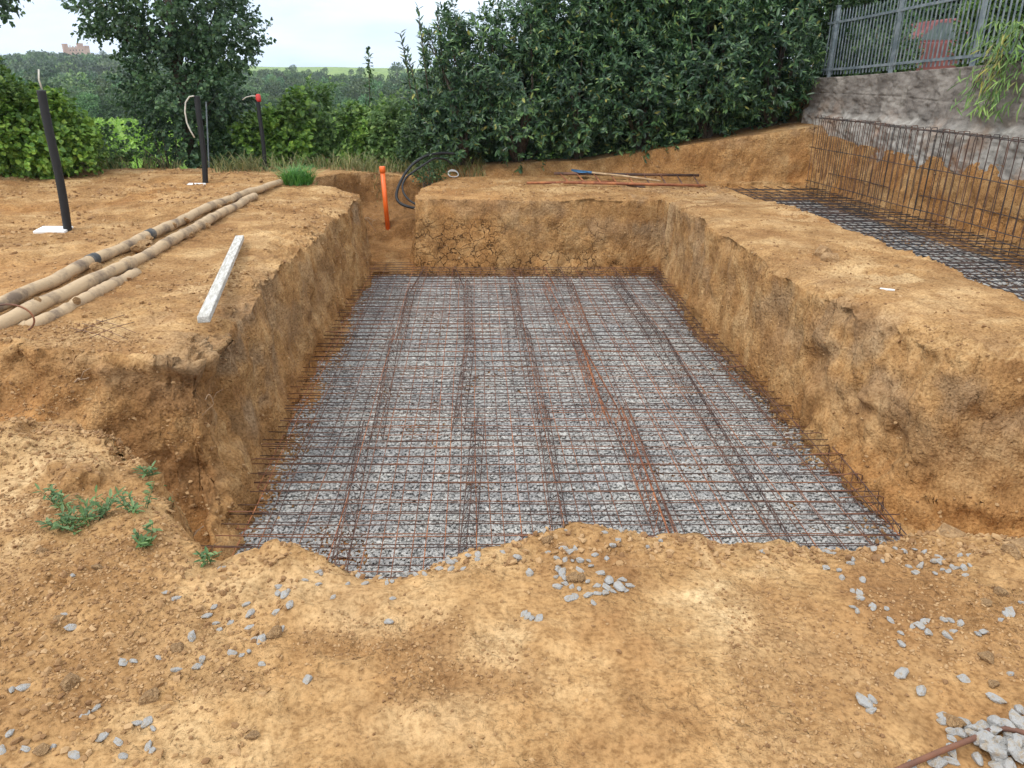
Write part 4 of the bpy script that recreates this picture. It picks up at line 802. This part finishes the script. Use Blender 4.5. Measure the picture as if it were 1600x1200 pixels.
# roots and dead twigs
def twig(px,Y_,r,label,z=None):
    pts=[np.array(aty(a,b,Y_ if np.isscalar(Y_) else Y_[i])) for i,(a,b) in enumerate(px)]
    P=np.array(pts); c=P.mean(0); mb=MB(); n=18; d=np.linspace(0,len(P)-1,n); Q=np.stack([np.interp(d,np.arange(len(P)),P[:,i]) for i in range(3)],1)-c
    Q+= .008*np.stack([n2(d*2,d*0+i*5) for i in range(3)],1); mb.tube(Q,np.linspace(r,r*.4,n),6)
    m0=Q[n//2]; mb.tube([m0,m0+np.array([.03,-.01,.05]),m0+np.array([.07,0,.07])],[r*.5,r*.4,r*.2],5)
    o=mb.build('root',M['root'],None,True); o.location=c; tag(o,label,'root')
twig([(284,872),(292,850),(303,835),(320,822)],[3.15,3.2,3.25,3.3],.006,'long pale bare root sticking out at the near left pit corner')
twig([(322,880),(328,865),(334,850)],[3.1,3.1,3.1],.005,'short dark root rising beside the long pale root')
twig([(571,341),(580,350),(588,362)],[10.75,10.8,10.85],.007,'pale root hanging from the end of the left berm by the notch')
twig([(571,340),(580,342),(587,345)],[10.75,10.8,10.85],.005,'thin root pointing sideways from the end of the left berm')
twig([(322,625),(330,615),(333,632),(318,650)],[3.95,3.97,3.95,3.95],.003,'thin curled root below the overhang at the near end of the left wall')
twig([(118,597),(128,592),(138,590)],[4.25,4.25,4.25],.007,'short grey twig on the earth left of the overhang')
twig([(470,925),(482,918),(496,912)],[2.18,2.18,2.2],.003,'short straw coloured twig on the pit lip')

#@@PART3
# ---------------------------------------------------------------- vegetation
def leafgeo(P,D,U,Ln,Wd,fold=.12,droop=.08):
    n=len(P); D=D/(np.linalg.norm(D,axis=1,keepdims=True)+1e-9); S=np.cross(D,U); S/=np.linalg.norm(S,axis=1,keepdims=True)+1e-9; U=np.cross(S,D)
    Ln=np.broadcast_to(Ln,(n,))[:,None]; Wd=np.broadcast_to(Wd,(n,))[:,None]; f=fold*Wd
    v=np.stack([P,P+D*Ln*.3+S*Wd*.5+U*f,P+D*Ln*.72+S*Wd*.38+U*f*.8-U*droop*Ln*.4,P+D*Ln-U*droop*Ln,P+D*Ln*.72-S*Wd*.38+U*f*.8-U*droop*Ln*.4,P+D*Ln*.3-S*Wd*.5+U*f],1)
    b=6*np.arange(n)[:,None]; F=np.concatenate([b+np.array([[0,1,2,3]]),b+np.array([[0,3,4,5]])])
    return v.reshape(-1,3),F
def rdir(n):
    v=RNG.normal(size=(n,3)); return v/np.linalg.norm(v,axis=1,keepdims=True)
def foliage(blobs,ns,nl,Ln,Wd,sl,seed=0,up=.35,gap=-.35,shell=.20,lump=.22,gs=1.3,nofloor=False,spread=.95):
    B=np.array(blobs,float); a=(B[:,3]*B[:,4]*B[:,5])**(2/3); k=RNG.choice(len(B),ns,p=a/a.sum()); b=B[k]
    u=rdir(ns); r=(1-np.abs(RNG.normal(0,shell,ns)))*(1+lump*fb3(u[:,0]*2.2+seed,u[:,1]*2.2+k*3,u[:,2]*2.2,3))
    P=b[:,:3]+u*b[:,3:6]*r[:,None]
    keep=(fb3(P[:,0]*gs+seed*3,P[:,1]*gs,P[:,2]*gs,3)>gap)
    for j in range(len(B)):
        q=((P-B[j,:3])/B[j,3:6]); keep&=~((np.linalg.norm(q,axis=1)<.62)&(k!=j))
    if not nofloor: keep&=P[:,2]>-3
    P=P[keep]; u=u[keep]; n=len(P)
    ax=u/ b[keep][:,3:6]*b[keep][:,3:4]; ax=ax/np.linalg.norm(ax,axis=1,keepdims=True)+np.array([0,0,up])+RNG.normal(0,.35,(n,3)); ax/=np.linalg.norm(ax,axis=1,keepdims=True)
    t=np.tile(np.linspace(0,1,nl),n)+RNG.uniform(-.08,.08,n*nl); P2=np.repeat(P,nl,0); A2=np.repeat(ax,nl,0)
    rd=rdir(n*nl); rd-=A2*(rd*A2).sum(1,keepdims=True); rd/=np.linalg.norm(rd,axis=1,keepdims=True)+1e-9
    D=A2*(.35+.6*t[:,None])+rd*spread+np.array([0,0,-.12]); Pb=P2+A2*(t*sl)[:,None]
    U=A2+np.array([0,0,.8])+RNG.normal(0,.25,D.shape)
    sz=RNG.uniform(.5,1.2,n*nl)*np.repeat(RNG.uniform(.75,1.2,n),nl)
    return leafgeo(Pb,D,U,Ln*sz,Wd*sz)
def branches(mb,base,tips,r,seg=6,mid=.55):
    for tpt in tips:
        b=np.array(base,float); q=np.array(tpt,float); m=b+(q-b)*mid+RNG.normal(0,.06,3)*np.linalg.norm(q-b); mb.tube([b,m,q],[r,r*.6,r*.15],seg)
def plant(name,label,cat,base,blobs,ns,nl,Ln,Wd,sl,mat,group=None,stem=.03,ntip=8,**k):
    root=empty(name,tuple(base)); tag(root,label,cat,group); off=np.array(base)
    B=[(b[0]-off[0],b[1]-off[1],b[2]-off[2],b[3],b[4],b[5]) for b in blobs]
    V_,F_=foliage(B,ns,nl,Ln,Wd,sl,seed=RNG.integers(0,50),**k)
    mesh('foliage',V_,F_,mat,root)
    mb=MB(); tips=[]
    for i in range(ntip):
        b=B[i%len(B)]; d=rdir(1)[0]; d[2]=abs(d[2]); tips.append((b[0]+d[0]*b[3]*.85,b[1]+d[1]*b[4]*.85,b[2]+d[2]*b[5]*.85))
    branches(mb,(0,0,-.1),tips,stem); mb.build('stems',M['bark'],root,True); return root
# laurel hedge
LB=[(-.15,13.55,0.05,[(-.15,14.3,.9,.8,.6,.9),(-.25,13.6,.95,.78,.75,.95),(-.45,13.6,1.75,.40,.40,.62)],'laurel bush with tall loose shoots against the sky at the left end of the hedge'),
    (.75,13.6,.12,[(.75,14.5,1.0,.9,.6,1.1),(.75,13.6,1.0,.85,.85,1.0),(.9,13.7,1.95,.75,.6,.50)],'dense laurel bush next to the leftmost one, its thin top letting sky through'),
    (1.75,13.5,.2,[(1.8,14.7,1.8,1.0,.7,1.7),(1.8,13.6,1.1,.9,.95,1.05),(1.9,13.8,2.5,.95,.8,.85)],'tall dark laurel bush above the shovel and the rusty pipe'),
    (2.8,13.4,.3,[(2.8,14.8,2.0,1.1,.7,1.8),(2.8,13.5,1.3,.95,.95,1.1),(3.0,13.8,2.9,1.1,.9,1.0)],'tall laurel bush above the middle of the ladder'),
    (3.9,13.3,.5,[(3.9,14.8,2.2,1.1,.7,1.9),(3.9,13.4,1.6,.95,.95,1.15),(4.1,13.8,3.1,1.15,.9,1.1)],'broad laurel bush above the far end of the ladder on the bank'),
    (5.0,13.5,.7,[(5.1,14.8,2.4,1.1,.7,1.9),(4.9,13.45,1.75,.75,.9,1.05),(5.0,14.0,3.2,1.0,.9,1.2)],'laurel bush at the right end of the hedge against the concrete wall')]
LB=[(x,y,z,[(a,b+.12,c+.16-(.10 if x>2.4 else 0),d,e,f) for a,b,c,d,e,f in bl]+[(x,y+.75,z+.45,.75,.4,.55)],lab) for x,y,z,bl,lab in LB]
for i,(x,y,z,bl,lab) in enumerate(LB):
    plant('laurel_bush',lab,'bush',(x,y,gz1(x,y)-.02),bl,[2800,3500,5200,5800,6000,5000][i],9,.105,.036,.14,M['laurel'],'laurel bushes of the big hedge',.035,14,gap=[-.55,-.35,-1,-1,-1,-1][i],shell=[.26,.24,.2,.2,.2,.2][i],lump=.32)
# spindly shoots on the left end
for i,(pa,pb) in enumerate((((665,110),(653,12)),((640,130),(626,52)),((690,90),(683,22)),((720,80),(712,30)),((655,160),(636,80)),((770,70),(778,25)))):
    a=np.array(aty(*pa,13.5));b=np.array(aty(*pb,13.4)); n=34; t=np.linspace(0,1,n); P=a+(b-a)*t[:,None]; rd=rdir(n)
    V_,F_=leafgeo(P,(b-a)/np.linalg.norm(b-a)*.8+rd*.8,np.tile([0,-.4,.9],(n,1)),.12,.038)
    root=empty('laurel_shoot',tuple(a)); tag(root,['long upright laurel shoot poking highest at the left end of the hedge','leftmost slanting laurel shoot leaning out from the hedge','second tall laurel shoot right of the highest one','short laurel shoot rising from the thin part of the hedge top','low slanting laurel shoot below the leftmost one','laurel shoot in the sky gap near the taller dark bush'][i],'shoot','laurel shoots on the left of the hedge')
    mesh('foliage',V_-a,F_,M['laurel'],root); mb=MB(); mb.tube([(a-a)-(b-a)*.6,b-a],[.012,.004],5); mb.build('stem',M['bark'],root,True)
# poplar
def tree(name,label,bx,by,trunk_h,tr,bl,ns,nl,Ln,Wd,sl,mat,**k):
    z=gz1(bx,by); root=empty(name,(bx,by,z-.05)); tag(root,label,'tree'); off=np.array([bx,by,z-.05])
    B=[(b[0]-off[0],b[1]-off[1],b[2]-off[2],b[3],b[4],b[5]) for b in bl]
    V_,F_=foliage(B,ns,nl,Ln,Wd,sl,seed=RNG.integers(0,50),**k); mesh('crown',V_,F_,mat,root)
    mb=MB(); pts=[(0,0,-.2),(.02,0,.5),(-.03,.02,trunk_h*.5),(0.02,0,trunk_h)]; mb.tube(pts,[tr*1.15,tr,tr*.7,tr*.3],10); tk=mb.build('trunk',M['bark'],root,True)
    mb=MB()
    for i in range(26):
        b=B[i%len(B)]; d=rdir(1)[0]; q=(b[0]+d[0]*b[3]*.8,b[1]+d[1]*b[4]*.8,b[2]+abs(d[2])*b[5]*.8); h=max(.5,min(trunk_h*.95,q[2]-random.uniform(.6,1.3))); branches(mb,(0,0,h),[q],tr*.28,5)
    mb.build('limbs',M['bark'],root,True); return root
tree('poplar_tree','bushy poplar tree with round glossy leaves behind the middle black conduit',-5.2,15,4.2,.11,
  [(-5.0,15,3.3,1.22,1.3,1.5),(-6.25,15,2.45,.68,.7,.36),(-4.3,15,2.15,.62,.7,.62),(-5.2,15,1.35,.85,.9,.75),(-5.15,15,.45,.75,.7,.7),(-5.35,14.9,1.0,.8,.8,.7),(-4.75,15,1.1,.75,.7,.6),(-5.5,15,2.5,.85,.9,.7)],5600,9,.070,.060,.2,M['poplar'],gap=-.5,shell=.24,lump=.28,gs=1.8)
tree('poplar_tree','partly seen leafy tree cut off by the upper left corner',-8.3,13.0,4.5,.12,
  [(-7.45,12.6,2.75,.85,.9,.62),(-7.9,12.6,1.9,.75,.8,.55),(-8.3,12.6,1.6,.8,.9,.8),(-8.4,12.6,3.9,1.3,1.2,1.2)],2600,9,.085,.07,.2,M['poplar'],gap=-.5,gs=1.6)
# bushes along the edge of the plateau
def bush(px,row_top,row_bot,wpx,Y_,mat,Ln,Wd,label,ns,name='bush',cat='bush',grp=None,**k):
    c=np.array(aty(px,(row_top+row_bot)/2,Y_)); t=aty(px,row_top,Y_); g=gz1(c[0],Y_); hw=wpx/2*Y_/1300
    zc=(t[2]+g)/2; hh=max(.25,(t[2]-g)/2)
    k.setdefault('lump',.38); k.setdefault('gap',-.3)
    bl=[(c[0],Y_,zc,hw,hw*.8+.15,hh),(c[0]-hw*.4,Y_-.1,zc-hh*.35,hw*.7,hw*.7,hh*.7),(c[0]+hw*.45,Y_-.05,zc-hh*.3,hw*.65,hw*.6,hh*.7)]
    return plant(name,label,cat,(c[0],Y_,g),bl,ns,8,Ln,Wd,.14,mat,grp,.02,10,**k)
VG='climbing vines at the left edge'; EG='bushes along the edge of the excavated plateau'
bush(-30,105,285,110,12.6,M['vine'],.08,.07,'broad leaved vine thicket at the left frame edge',2400,'vine','vine',VG,shell=.28)
bush(45,125,280,110,12.9,M['vine'],.08,.07,'broad leaved vine thicket behind the top of the thick conduit',2400,'vine','vine',VG,shell=.28)
bush(100,165,278,80,13.1,M['vine'],.075,.065,'lower vine clump just right of the thick conduit',1200,'vine','vine',VG,shell=.3)
bush(150,196,272,100,14.6,M['shrub_dark'],.07,.045,'dull green shrub between the vines and the poplar, left one',900,'bush','bush',EG,gap=-.25)
bush(215,208,272,90,14.8,M['shrub'],.06,.04,'low loose shrub just left of the poplar trunk',700,'bush','bush',EG,gap=-.2)
bush(260,185,270,70,14.4,M['shrub_dark'],.06,.04,'small dark shrub touching the left of the poplar base',600,'bush','bush',EG)
bush(355,205,262,80,14.9,M['shrub_dark'],.06,.04,'dark shrub between the poplar and the far conduit',1200,'bush','bush',EG)
bush(395,168,262,80,15.3,M['vine'],.09,.07,'light green vine clump behind the far conduit',1500,'vine','vine',EG,gap=-.25)
bush(455,158,258,90,15.6,M['vine'],.09,.075,'bright leafy vine right of the far conduit',1800,'vine','vine',EG)
bush(515,142,258,90,15.8,M['shrub'],.08,.06,'tall green bush above the grass tuft',1900,'bush','bush',EG)
bush(575,175,255,90,15.7,M['vine'],.09,.075,'leafy vine above the orange pipe',1900,'vine','vine',EG)
bush(620,152,252,80,15.2,M['shrub'],.08,.055,'bush between the orange pipe and the laurel hedge',1700,'bush','bush',EG)
bush(665,180,262,70,14.4,M['shrub_dark'],.07,.04,'dark bush under the left end of the laurel hedge above the hoses',800,'bush','bush',EG)
bush(672,240,285,34,12.9,M['shrub_dark'],.05,.025,'small trailing weed over the rim beside the black hoses',350,'bush','bush',None)
# slender sapling against the sky
sp=np.array(aty(575,160,17)); sp[2]=gz1(sp[0],17); tp=np.array(aty(575,75,17)); root=empty('sapling',tuple(sp)); tag(root,'slender sapling rising above the bushes near the sky centre left','sapling')
mb=MB(); mb.tube([(0,0,0),(.03,0,(tp[2]-sp[2])*.5),tuple(tp-sp)],[.02,.014,.004],6); mb.build('stem',M['bark'],root,True)
n=150; t=RNG.uniform(.45,1,n); P=(tp-sp)*t[:,None]+RNG.normal(0,.10,(n,3))*(1.2-t)[:,None]; V_,F_=leafgeo(P,rdir(n)+np.array([0,0,.5]),np.tile([0,0,1.],(n,1)),.09,.055); mesh('foliage',V_,F_,M['shrub_dark'],root)
# plants on the street side and on the wall
for (px,rt,rb,wpx,Y_,mt,l,w_,lab,ns,k) in (
  (1380,40,108,76,12.5,'shrub_dark',.07,.04,'green shrub growing through the fence left of the red car',750,dict()),
  (1562,-30,85,84,10.3,'shrub',.10,.035,'tall overgrown shrub at the right end of the fence',1300,dict()),
  (1330,-90,110,130,14.6,'shrub_dark',.09,.05,'dark shrub behind the left end of the fence',3800,dict()),
  (1400,-150,95,190,23.5,'shrub_dark',.15,.09,'dark garden bush behind the red car on its left',5200,dict()),
  (1500,-150,95,190,24.5,'shrub_dark',.15,.09,'dark garden bush behind the red car on its right',5200,dict()),
  (1650,-150,95,200,25,'shrub_dark',.13,.07,'dark garden bush behind the right end of the fence',4200,dict())):
    c=np.array(aty(px,(rt+rb)/2,Y_)); hw=wpx/2*Y_*1.12/1202; hh=(rb-rt)/2*Y_*1.1/1202
    g=gz1(c[0],Y_); zt=c[2]+hh; zc=(zt+g)/2; hh=max(.2,(zt-g)/2)
    plant('street_shrub',lab,'shrub',(c[0],Y_,g),[(c[0],Y_,zc,hw,hw*.6,hh),(c[0]+hw*.3,Y_-.05,zc-hh*.4,hw*.7,hw*.6,hh*.6)],ns,8,l,w_,.15,M[mt],'shrubs behind the iron fence',.02,8)
# drooping plant over the wall top
c=np.array(aty(1515,105,8.95)); root=empty('wall_plant',(xwall(8.95)+.12,8.95,ztop(8.95))); tag(root,'narrow leaved plant with yellow leaves drooping over the top of the concrete wall','plant')
n=320; t=RNG.random(n); P=np.stack([RNG.uniform(-.30,-.05,n)-.1*t,RNG.normal(0,.28,n),.45-t*.95],1); D=np.stack([RNG.normal(-.3,.3,n),RNG.normal(0,.5,n),-RNG.uniform(.2,1.2,n)],1)
V_,F_=leafgeo(P,D,np.tile([-1,0,.5],(n,1)),.15,.022); mesh('foliage',V_,F_,M['shrub'],root)
n=34; P=np.stack([RNG.uniform(-.36,-.22,n),RNG.normal(-.05,.10,n),RNG.uniform(-.30,.30,n)],1); D=np.stack([RNG.normal(-.2,.2,n),RNG.normal(0,.5,n),-RNG.uniform(.2,1.2,n)],1); V_,F_=leafgeo(P,D,np.tile([-1,0,.5],(n,1)),.15,.025); o=mesh('yellow_leaves',V_,F_,M['yellowleaf'],root)
mb=MB(); 
for k in range(7): a_=RNG.normal(0,.12); mb.tube([(0,a_,0),(-.22,a_*1.2,.35-.05*k),(-.34,a_*1.5,-.1-.06*k)],[.008,.006,.003],5)
mb.build('stems',M['bark'],root,True)
# blades of grass
def blades(P,h,w_,lean):
    n=len(P); a=RNG.random(n)*6.28; D=np.stack([np.cos(a)*lean,np.sin(a)*lean,np.ones(n)],1)*np.broadcast_to(h,(n,))[:,None]; S=np.stack([-np.sin(a),np.cos(a),0*a],1)*np.broadcast_to(w_,(n,))[:,None]*.5
    m=P+D*.55; tip=P+D+np.stack([np.cos(a),np.sin(a),-.4+0*a],1)*(lean*np.broadcast_to(h,(n,)))[:,None]*.6
    V_=np.stack([P-S,P+S,m+S*.8,tip,m-S*.8],1).reshape(-1,3); b=5*np.arange(n)[:,None]
    return V_,[b+np.array([[0,1,2,4]]),b+np.array([[4,2,3]])]
n=6000; x=RNG.uniform(-9,.2,n); y=13.2+np.abs(RNG.normal(0,.9,n))+.2*n2(x*2,x*0); k=(fb2(x*1.5,y*1.5,3)>.0); x=x[k];y=y[k]; P=np.stack([x,y,gz(x,y)],1)
V_,F_=blades(P,RNG.uniform(.08,.42,len(P))*RNG.uniform(.5,1,len(P)),.012,.6); tag(mesh('tall_grass',V_,F_,M['dry']),'half dry tall grass along the edge behind the bare ground','grass',kind='stuff')
n=16000; x=RNG.uniform(-24,3,n); y=RNG.uniform(16,34,n); P=np.stack([x,y,gz(x,y)],1); V_,F_=blades(P,RNG.uniform(.2,.6,n),.05,.4); tag(mesh('meadow_grass',V_,F_,M['bright']),'bright yellow green meadow grass in the sunken field beyond the bushes','grass',kind='stuff')
# green tuft at the far end of the pipes
c=gline([(466,288)],0)[0]; n=800; a=RNG.random(n)*6.28; r=RNG.random(n)**.6*.24; P=np.stack([c[0]+np.cos(a)*r*.95,c[1]+np.sin(a)*r*1.1,np.zeros(n)],1); P[:,2]=gz(P[:,0],P[:,1])
V_,F_=blades(P-np.array(c),RNG.uniform(.08,.34,n),.010,.75); o=mesh('grass_tuft',V_,F_,M['grass']); o.location=c; tag(o,'fresh green tuft of grass at the far end of the strapped pipes','grass')
# weeds on the near left
def weed(px,rad,nst,h,label):
    c=np.array(gline([px],0)[0]); root=empty('weed',tuple(c)); tag(root,label,'weed','weeds near the left pit corner'); Vs=[];Fs=[];o_=0; mb=MB()
    for k in range(nst):
        a=RNG.random()*6.28; r=rad*RNG.random()**.6; b=np.array([math.cos(a)*r*.5,math.sin(a)*r*.5,0]); b[2]=gz1(c[0]+b[0],c[1]+b[1])-c[2]
        t_=b+np.array([math.cos(a)*r*.6,math.sin(a)*r*.6,h*RNG.uniform(.5,1.1)]); n=9; t=np.linspace(.15,1,n); P=b+(t_-b)*t[:,None]; D=rdir(n)*np.array([1,1,.4])+np.array([0,0,.35])
        v,f=leafgeo(P,D,np.tile([0,0,1.],(n,1)),RNG.uniform(.025,.042),RNG.uniform(.009,.014)); Vs.append(v);Fs.append(f+o_);o_+=len(v); mb.tube([b,t_],[.0018,.001],4)
    mesh('foliage',np.concatenate(Vs),np.concatenate(Fs),M['weed'],root); mb.build('stems',M['weed'],root)
weed((140,815),.15,17,.09,'spreading green weed at the centre of the patch near the left pit corner')
weed((105,790),.09,6,.09,'small weed sprig left of the spreading one')
weed((100,825),.06,5,.06,'low weed sprig at the lower left of the weed patch')
weed((213,798),.08,7,.10,'upright weed sprig right of the spreading one near the gully')
weed((232,842),.06,5,.04,'weed creeping over the edge toward the pit')
weed((322,884),.03,3,.05,'tiny weed in the near left pit corner beside a grey stone')
weed((240,750),.05,6,.05,'little weed on the gully edge above the weed patch')
weed((8,655),.06,6,.05,'sparse weed at the left frame edge by the orange earth')

# woods and far country
def clumps(n,crx,crz,sz):
    u=rdir(n); r=(1-np.abs(RNG.normal(0,.2,n)))*(1+.25*fb3(u[:,0]*2+RNG.random()*40,u[:,1]*2,u[:,2]*2,2)); P=u*r[:,None]*np.array([crx,crx,crz]); D=u+RNG.normal(0,.6,(n,3)); D/=np.linalg.norm(D,axis=1,keepdims=True)
    S_=np.cross(D,rdir(n)); S_/=np.linalg.norm(S_,axis=1,keepdims=True); l=(sz*RNG.uniform(.6,1.3,n))[:,None]
    return np.stack([P,P+D*l*.5+S_*l*.35,P+D*l,P+D*l*.5-S_*l*.35],1).reshape(-1,3)
def wtree(m,sz):
    v=[clumps(int(m*.5),1,.85,sz),clumps(int(m*.28),.6,.5,sz)+np.array([RNG.uniform(-.5,.5),RNG.uniform(-.4,.4),.6]),clumps(int(m*.22),.6,.5,sz)+np.array([RNG.uniform(-.6,.6),RNG.uniform(-.5,.5),.1])]
    v=np.concatenate(v); return v,np.arange(len(v)).reshape(-1,4)
VAR={k:[wtree(m,sz) for _ in range(6)] for k,m,sz in (('n',2600,.11),('m',1100,.17),('f',420,.26))}
var=VAR['m']
Vs=[];Fs=[];Ts=[];o_=0
tr=random.Random(5)
cand=[]
for k in range(2600):
    cand.append((math.radians(tr.uniform(-37,4)),40+680*tr.random()**1.25,tr.uniform(2.4,5.0),tr.uniform(.8,1.15),tr.random()))
P_=np.array([(r*math.sin(a),r*math.cos(a)) for a,r,_,_,_ in cand]); ZC=gz(P_[:,0],P_[:,1]); FN=fb2(P_[:,0]/30,P_[:,1]/30,3)
cnt=0
for (az,r,s_,zs,u),(x,y),z,fn in zip(cand,P_,ZC,FN):
    px=800+1300*math.tan(az-YAW); left=px<330
    sky_row=float(np.interp(px,[0,60,120,200,330,420,520,600,660],[88,82,84,86,104,108,112,120,108]))
    lim=float(np.interp(r,[40,70,110,200,320,450],[205,172,150,128,112,90])); lim=max(lim-(12 if left else 0),sky_row+(3 if left else 0))
    if r>430 and not left: continue
    if r<112 and px<440: continue
    if fn>.35 and r<330 and not left: continue
    if left and fn>.5 and r<200: continue
    s_*= .55 if r<90 else (.8 if r<150 else 1.15)
    tp_=CAMH+(105-lim)/1300*r; smax=(tp_-z)/(1.85*zs)
    if smax<1.1: continue
    s_=min(s_,smax*tr.uniform(.62,1.05)); v,f=VAR['n' if r<120 else ('m' if r<280 else 'f')][tr.randrange(6)]
    a=tr.random()*6.28; c_,q_=math.cos(a),math.sin(a); v=v@np.array([[c_,q_,0],[-q_,c_,0],[0,0,1]])
    v=v*np.array([s_,s_,s_*zs])+np.array([x,y,z+s_*.75*zs]); Vs.append(v);Fs.append(f+o_);o_+=len(v); cnt+=1
    g_=tr.uniform(.55,1.0)+(.75 if tr.random()<.22 else 0); Ts.append(np.tile([g_*tr.uniform(.8,1.25),g_,g_*tr.uniform(.7,1.15),1],(len(v),1)))
print('woods trees',cnt,o_)
o=mesh('distant_woods',np.concatenate(Vs),np.concatenate(Fs),M['wood_tint'],attrs={'tint':np.concatenate(Ts)}); tag(o,'dense green woodland filling the valley and hillsides behind the site','woods',kind='stuff')
# vineyard rows on the sunken field
PV=[];
for k in range(34):
    x0=-92+k*2.6; yv=np.arange(26,118,.10); xv=x0+.12*yv*0+RNG.normal(0,.16,len(yv)); kk=(np.hypot(xv,yv)>26)&(np.hypot(xv,yv)<112)&(xv<-.12*yv); PV.append(np.stack([xv[kk],yv[kk]+RNG.normal(0,.1,kk.sum())],1))
PV=np.concatenate(PV); PV=np.repeat(PV,3,0)+RNG.normal(0,.12,(len(PV)*3,2)); zv=gz(PV[:,0],PV[:,1])+RNG.uniform(.1,1.25,len(PV)); P3=np.stack([PV[:,0],PV[:,1],zv],1)
D=rdir(len(P3))+np.array([0,0,.3]); D/=np.linalg.norm(D,axis=1,keepdims=True); S_=np.cross(D,rdir(len(P3))); S_/=np.linalg.norm(S_,axis=1,keepdims=True); l=RNG.uniform(.16,.34,len(P3))[:,None]
VV=np.stack([P3,P3+D*l*.5+S_*l*.4,P3+D*l,P3+D*l*.5-S_*l*.4],1).reshape(-1,3)
o=mesh('vineyard_rows',VV,np.arange(len(VV)).reshape(-1,4),M['bright']); tag(o,'bright yellow green vine foliage covering the sunken field behind the bushes','vineyard',kind='stuff')
# single trees on the skyline
SK=[(455,100,16,455,'round dark tree on the skyline right of the poplar'),(482,98,9,450,'small round tree on the skyline next to the dark one'),(506,99,11,450,'pale little tree on the bare ridge'),(548,100,9,450,'small tree on the skyline left of the sapling'),(563,102,14,430,'grey green tree on the skyline behind the sapling'),(590,118,17,330,'dark round tree on the slope below the skyline'),(620,103,26,420,'broad dark tree on the skyline beside the laurel hedge'),(87,72,7,690,'small conifer left of the castle'),(60,76,9,690,'dark tree on the ridge far left of the castle'),(165,80,10,690,'tree on the ridge right of the castle')]
for px,row,wp,r,lab in SK:
    az=YAW+math.atan((px-800)/1300.); x,y=r*math.sin(az),r*math.cos(az); s=wp/2/1300*r; v,f=var[RNG.integers(0,6)]; z=gz1(x,y); root=empty('skyline_tree',(x,y,z)); tag(root,lab,'tree','single trees on the skyline')
    rowz=CAMH+(105-row)/1300*r; h=s*.75; mesh('crown',v*np.array([s,s,s])+np.array([0,0,h]),f,M['wood_far'],root); mb=MB(); mb.tube([(0,0,-.5),(0,0,h)],[s*.14,s*.07],7); mb.build('trunk',M['bark'],root)
# ruined castle on the hill
az=YAW+math.atan((125-800)/1300.); r=690; x,y=r*math.sin(az),r*math.cos(az); cz=CAMH+(105-86)/1300*r
cas=empty('castle',(x,y,cz),-az); cas.scale=(.82,.82,.82); tag(cas,'pinkish ruined brick castle on the wooded hilltop at the upper left','castle')
mb=MB(); mb.box((0,0,-7),(17,9,22)); 
for k in range(9): mb.box((-9+k*2.2,-4.4,4.2+.35*(k%3)),(1.3,.6,1.0+.5*(k%2)))
mb.build('walls',M['castle'],cas)
for xx,h,w_ in ((-8.6,5.6,4.6),(8.4,4.2,4.2),(3.2,6.2,5.2)):
    mb=MB(); a=np.linspace(0,2*math.pi,14,endpoint=False); mb.add([(xx+w_/2*math.cos(t)*q,-2+w_/2*math.sin(t)*q,z_) for z_,q in((-14,1.1),(h,1),(h+.3,1.06),(h+1.2,1.06)) for t in a],[(i+14*j,(i+1)%14+14*j,(i+1)%14+14*(j+1),i+14*(j+1)) for j in range(3) for i in range(14)]+[tuple(range(42,56))]); mb.build('tower',M['castle'],cas)
for k in range(5):
    mb=MB(); mb.box((-5+k*2.4,-4.52,1.6),(.7,.1,1.2)); mb.build('window',M['black'],cas)

# ---------------------------------------------------------------- air
hm=bpy.data.materials.new('haze'); hm.use_nodes=True; t=hm.node_tree; t.nodes.clear(); pv=N(t,'ShaderNodeVolumePrincipled'); pv.inputs['Color'].default_value=(.80,.88,1,1); pv.inputs['Density'].default_value=.00030; pv.inputs['Anisotropy'].default_value=.2
t.links.new(pv.outputs[0],N(t,'ShaderNodeOutputMaterial').inputs['Volume'])
mb=MB(); mb.box((0,575,-5),(2260,1290,110)); hz=mb.build('haze',hm); tag(hz,'thin pale blue haze in front of the far hills','haze',kind='stuff')
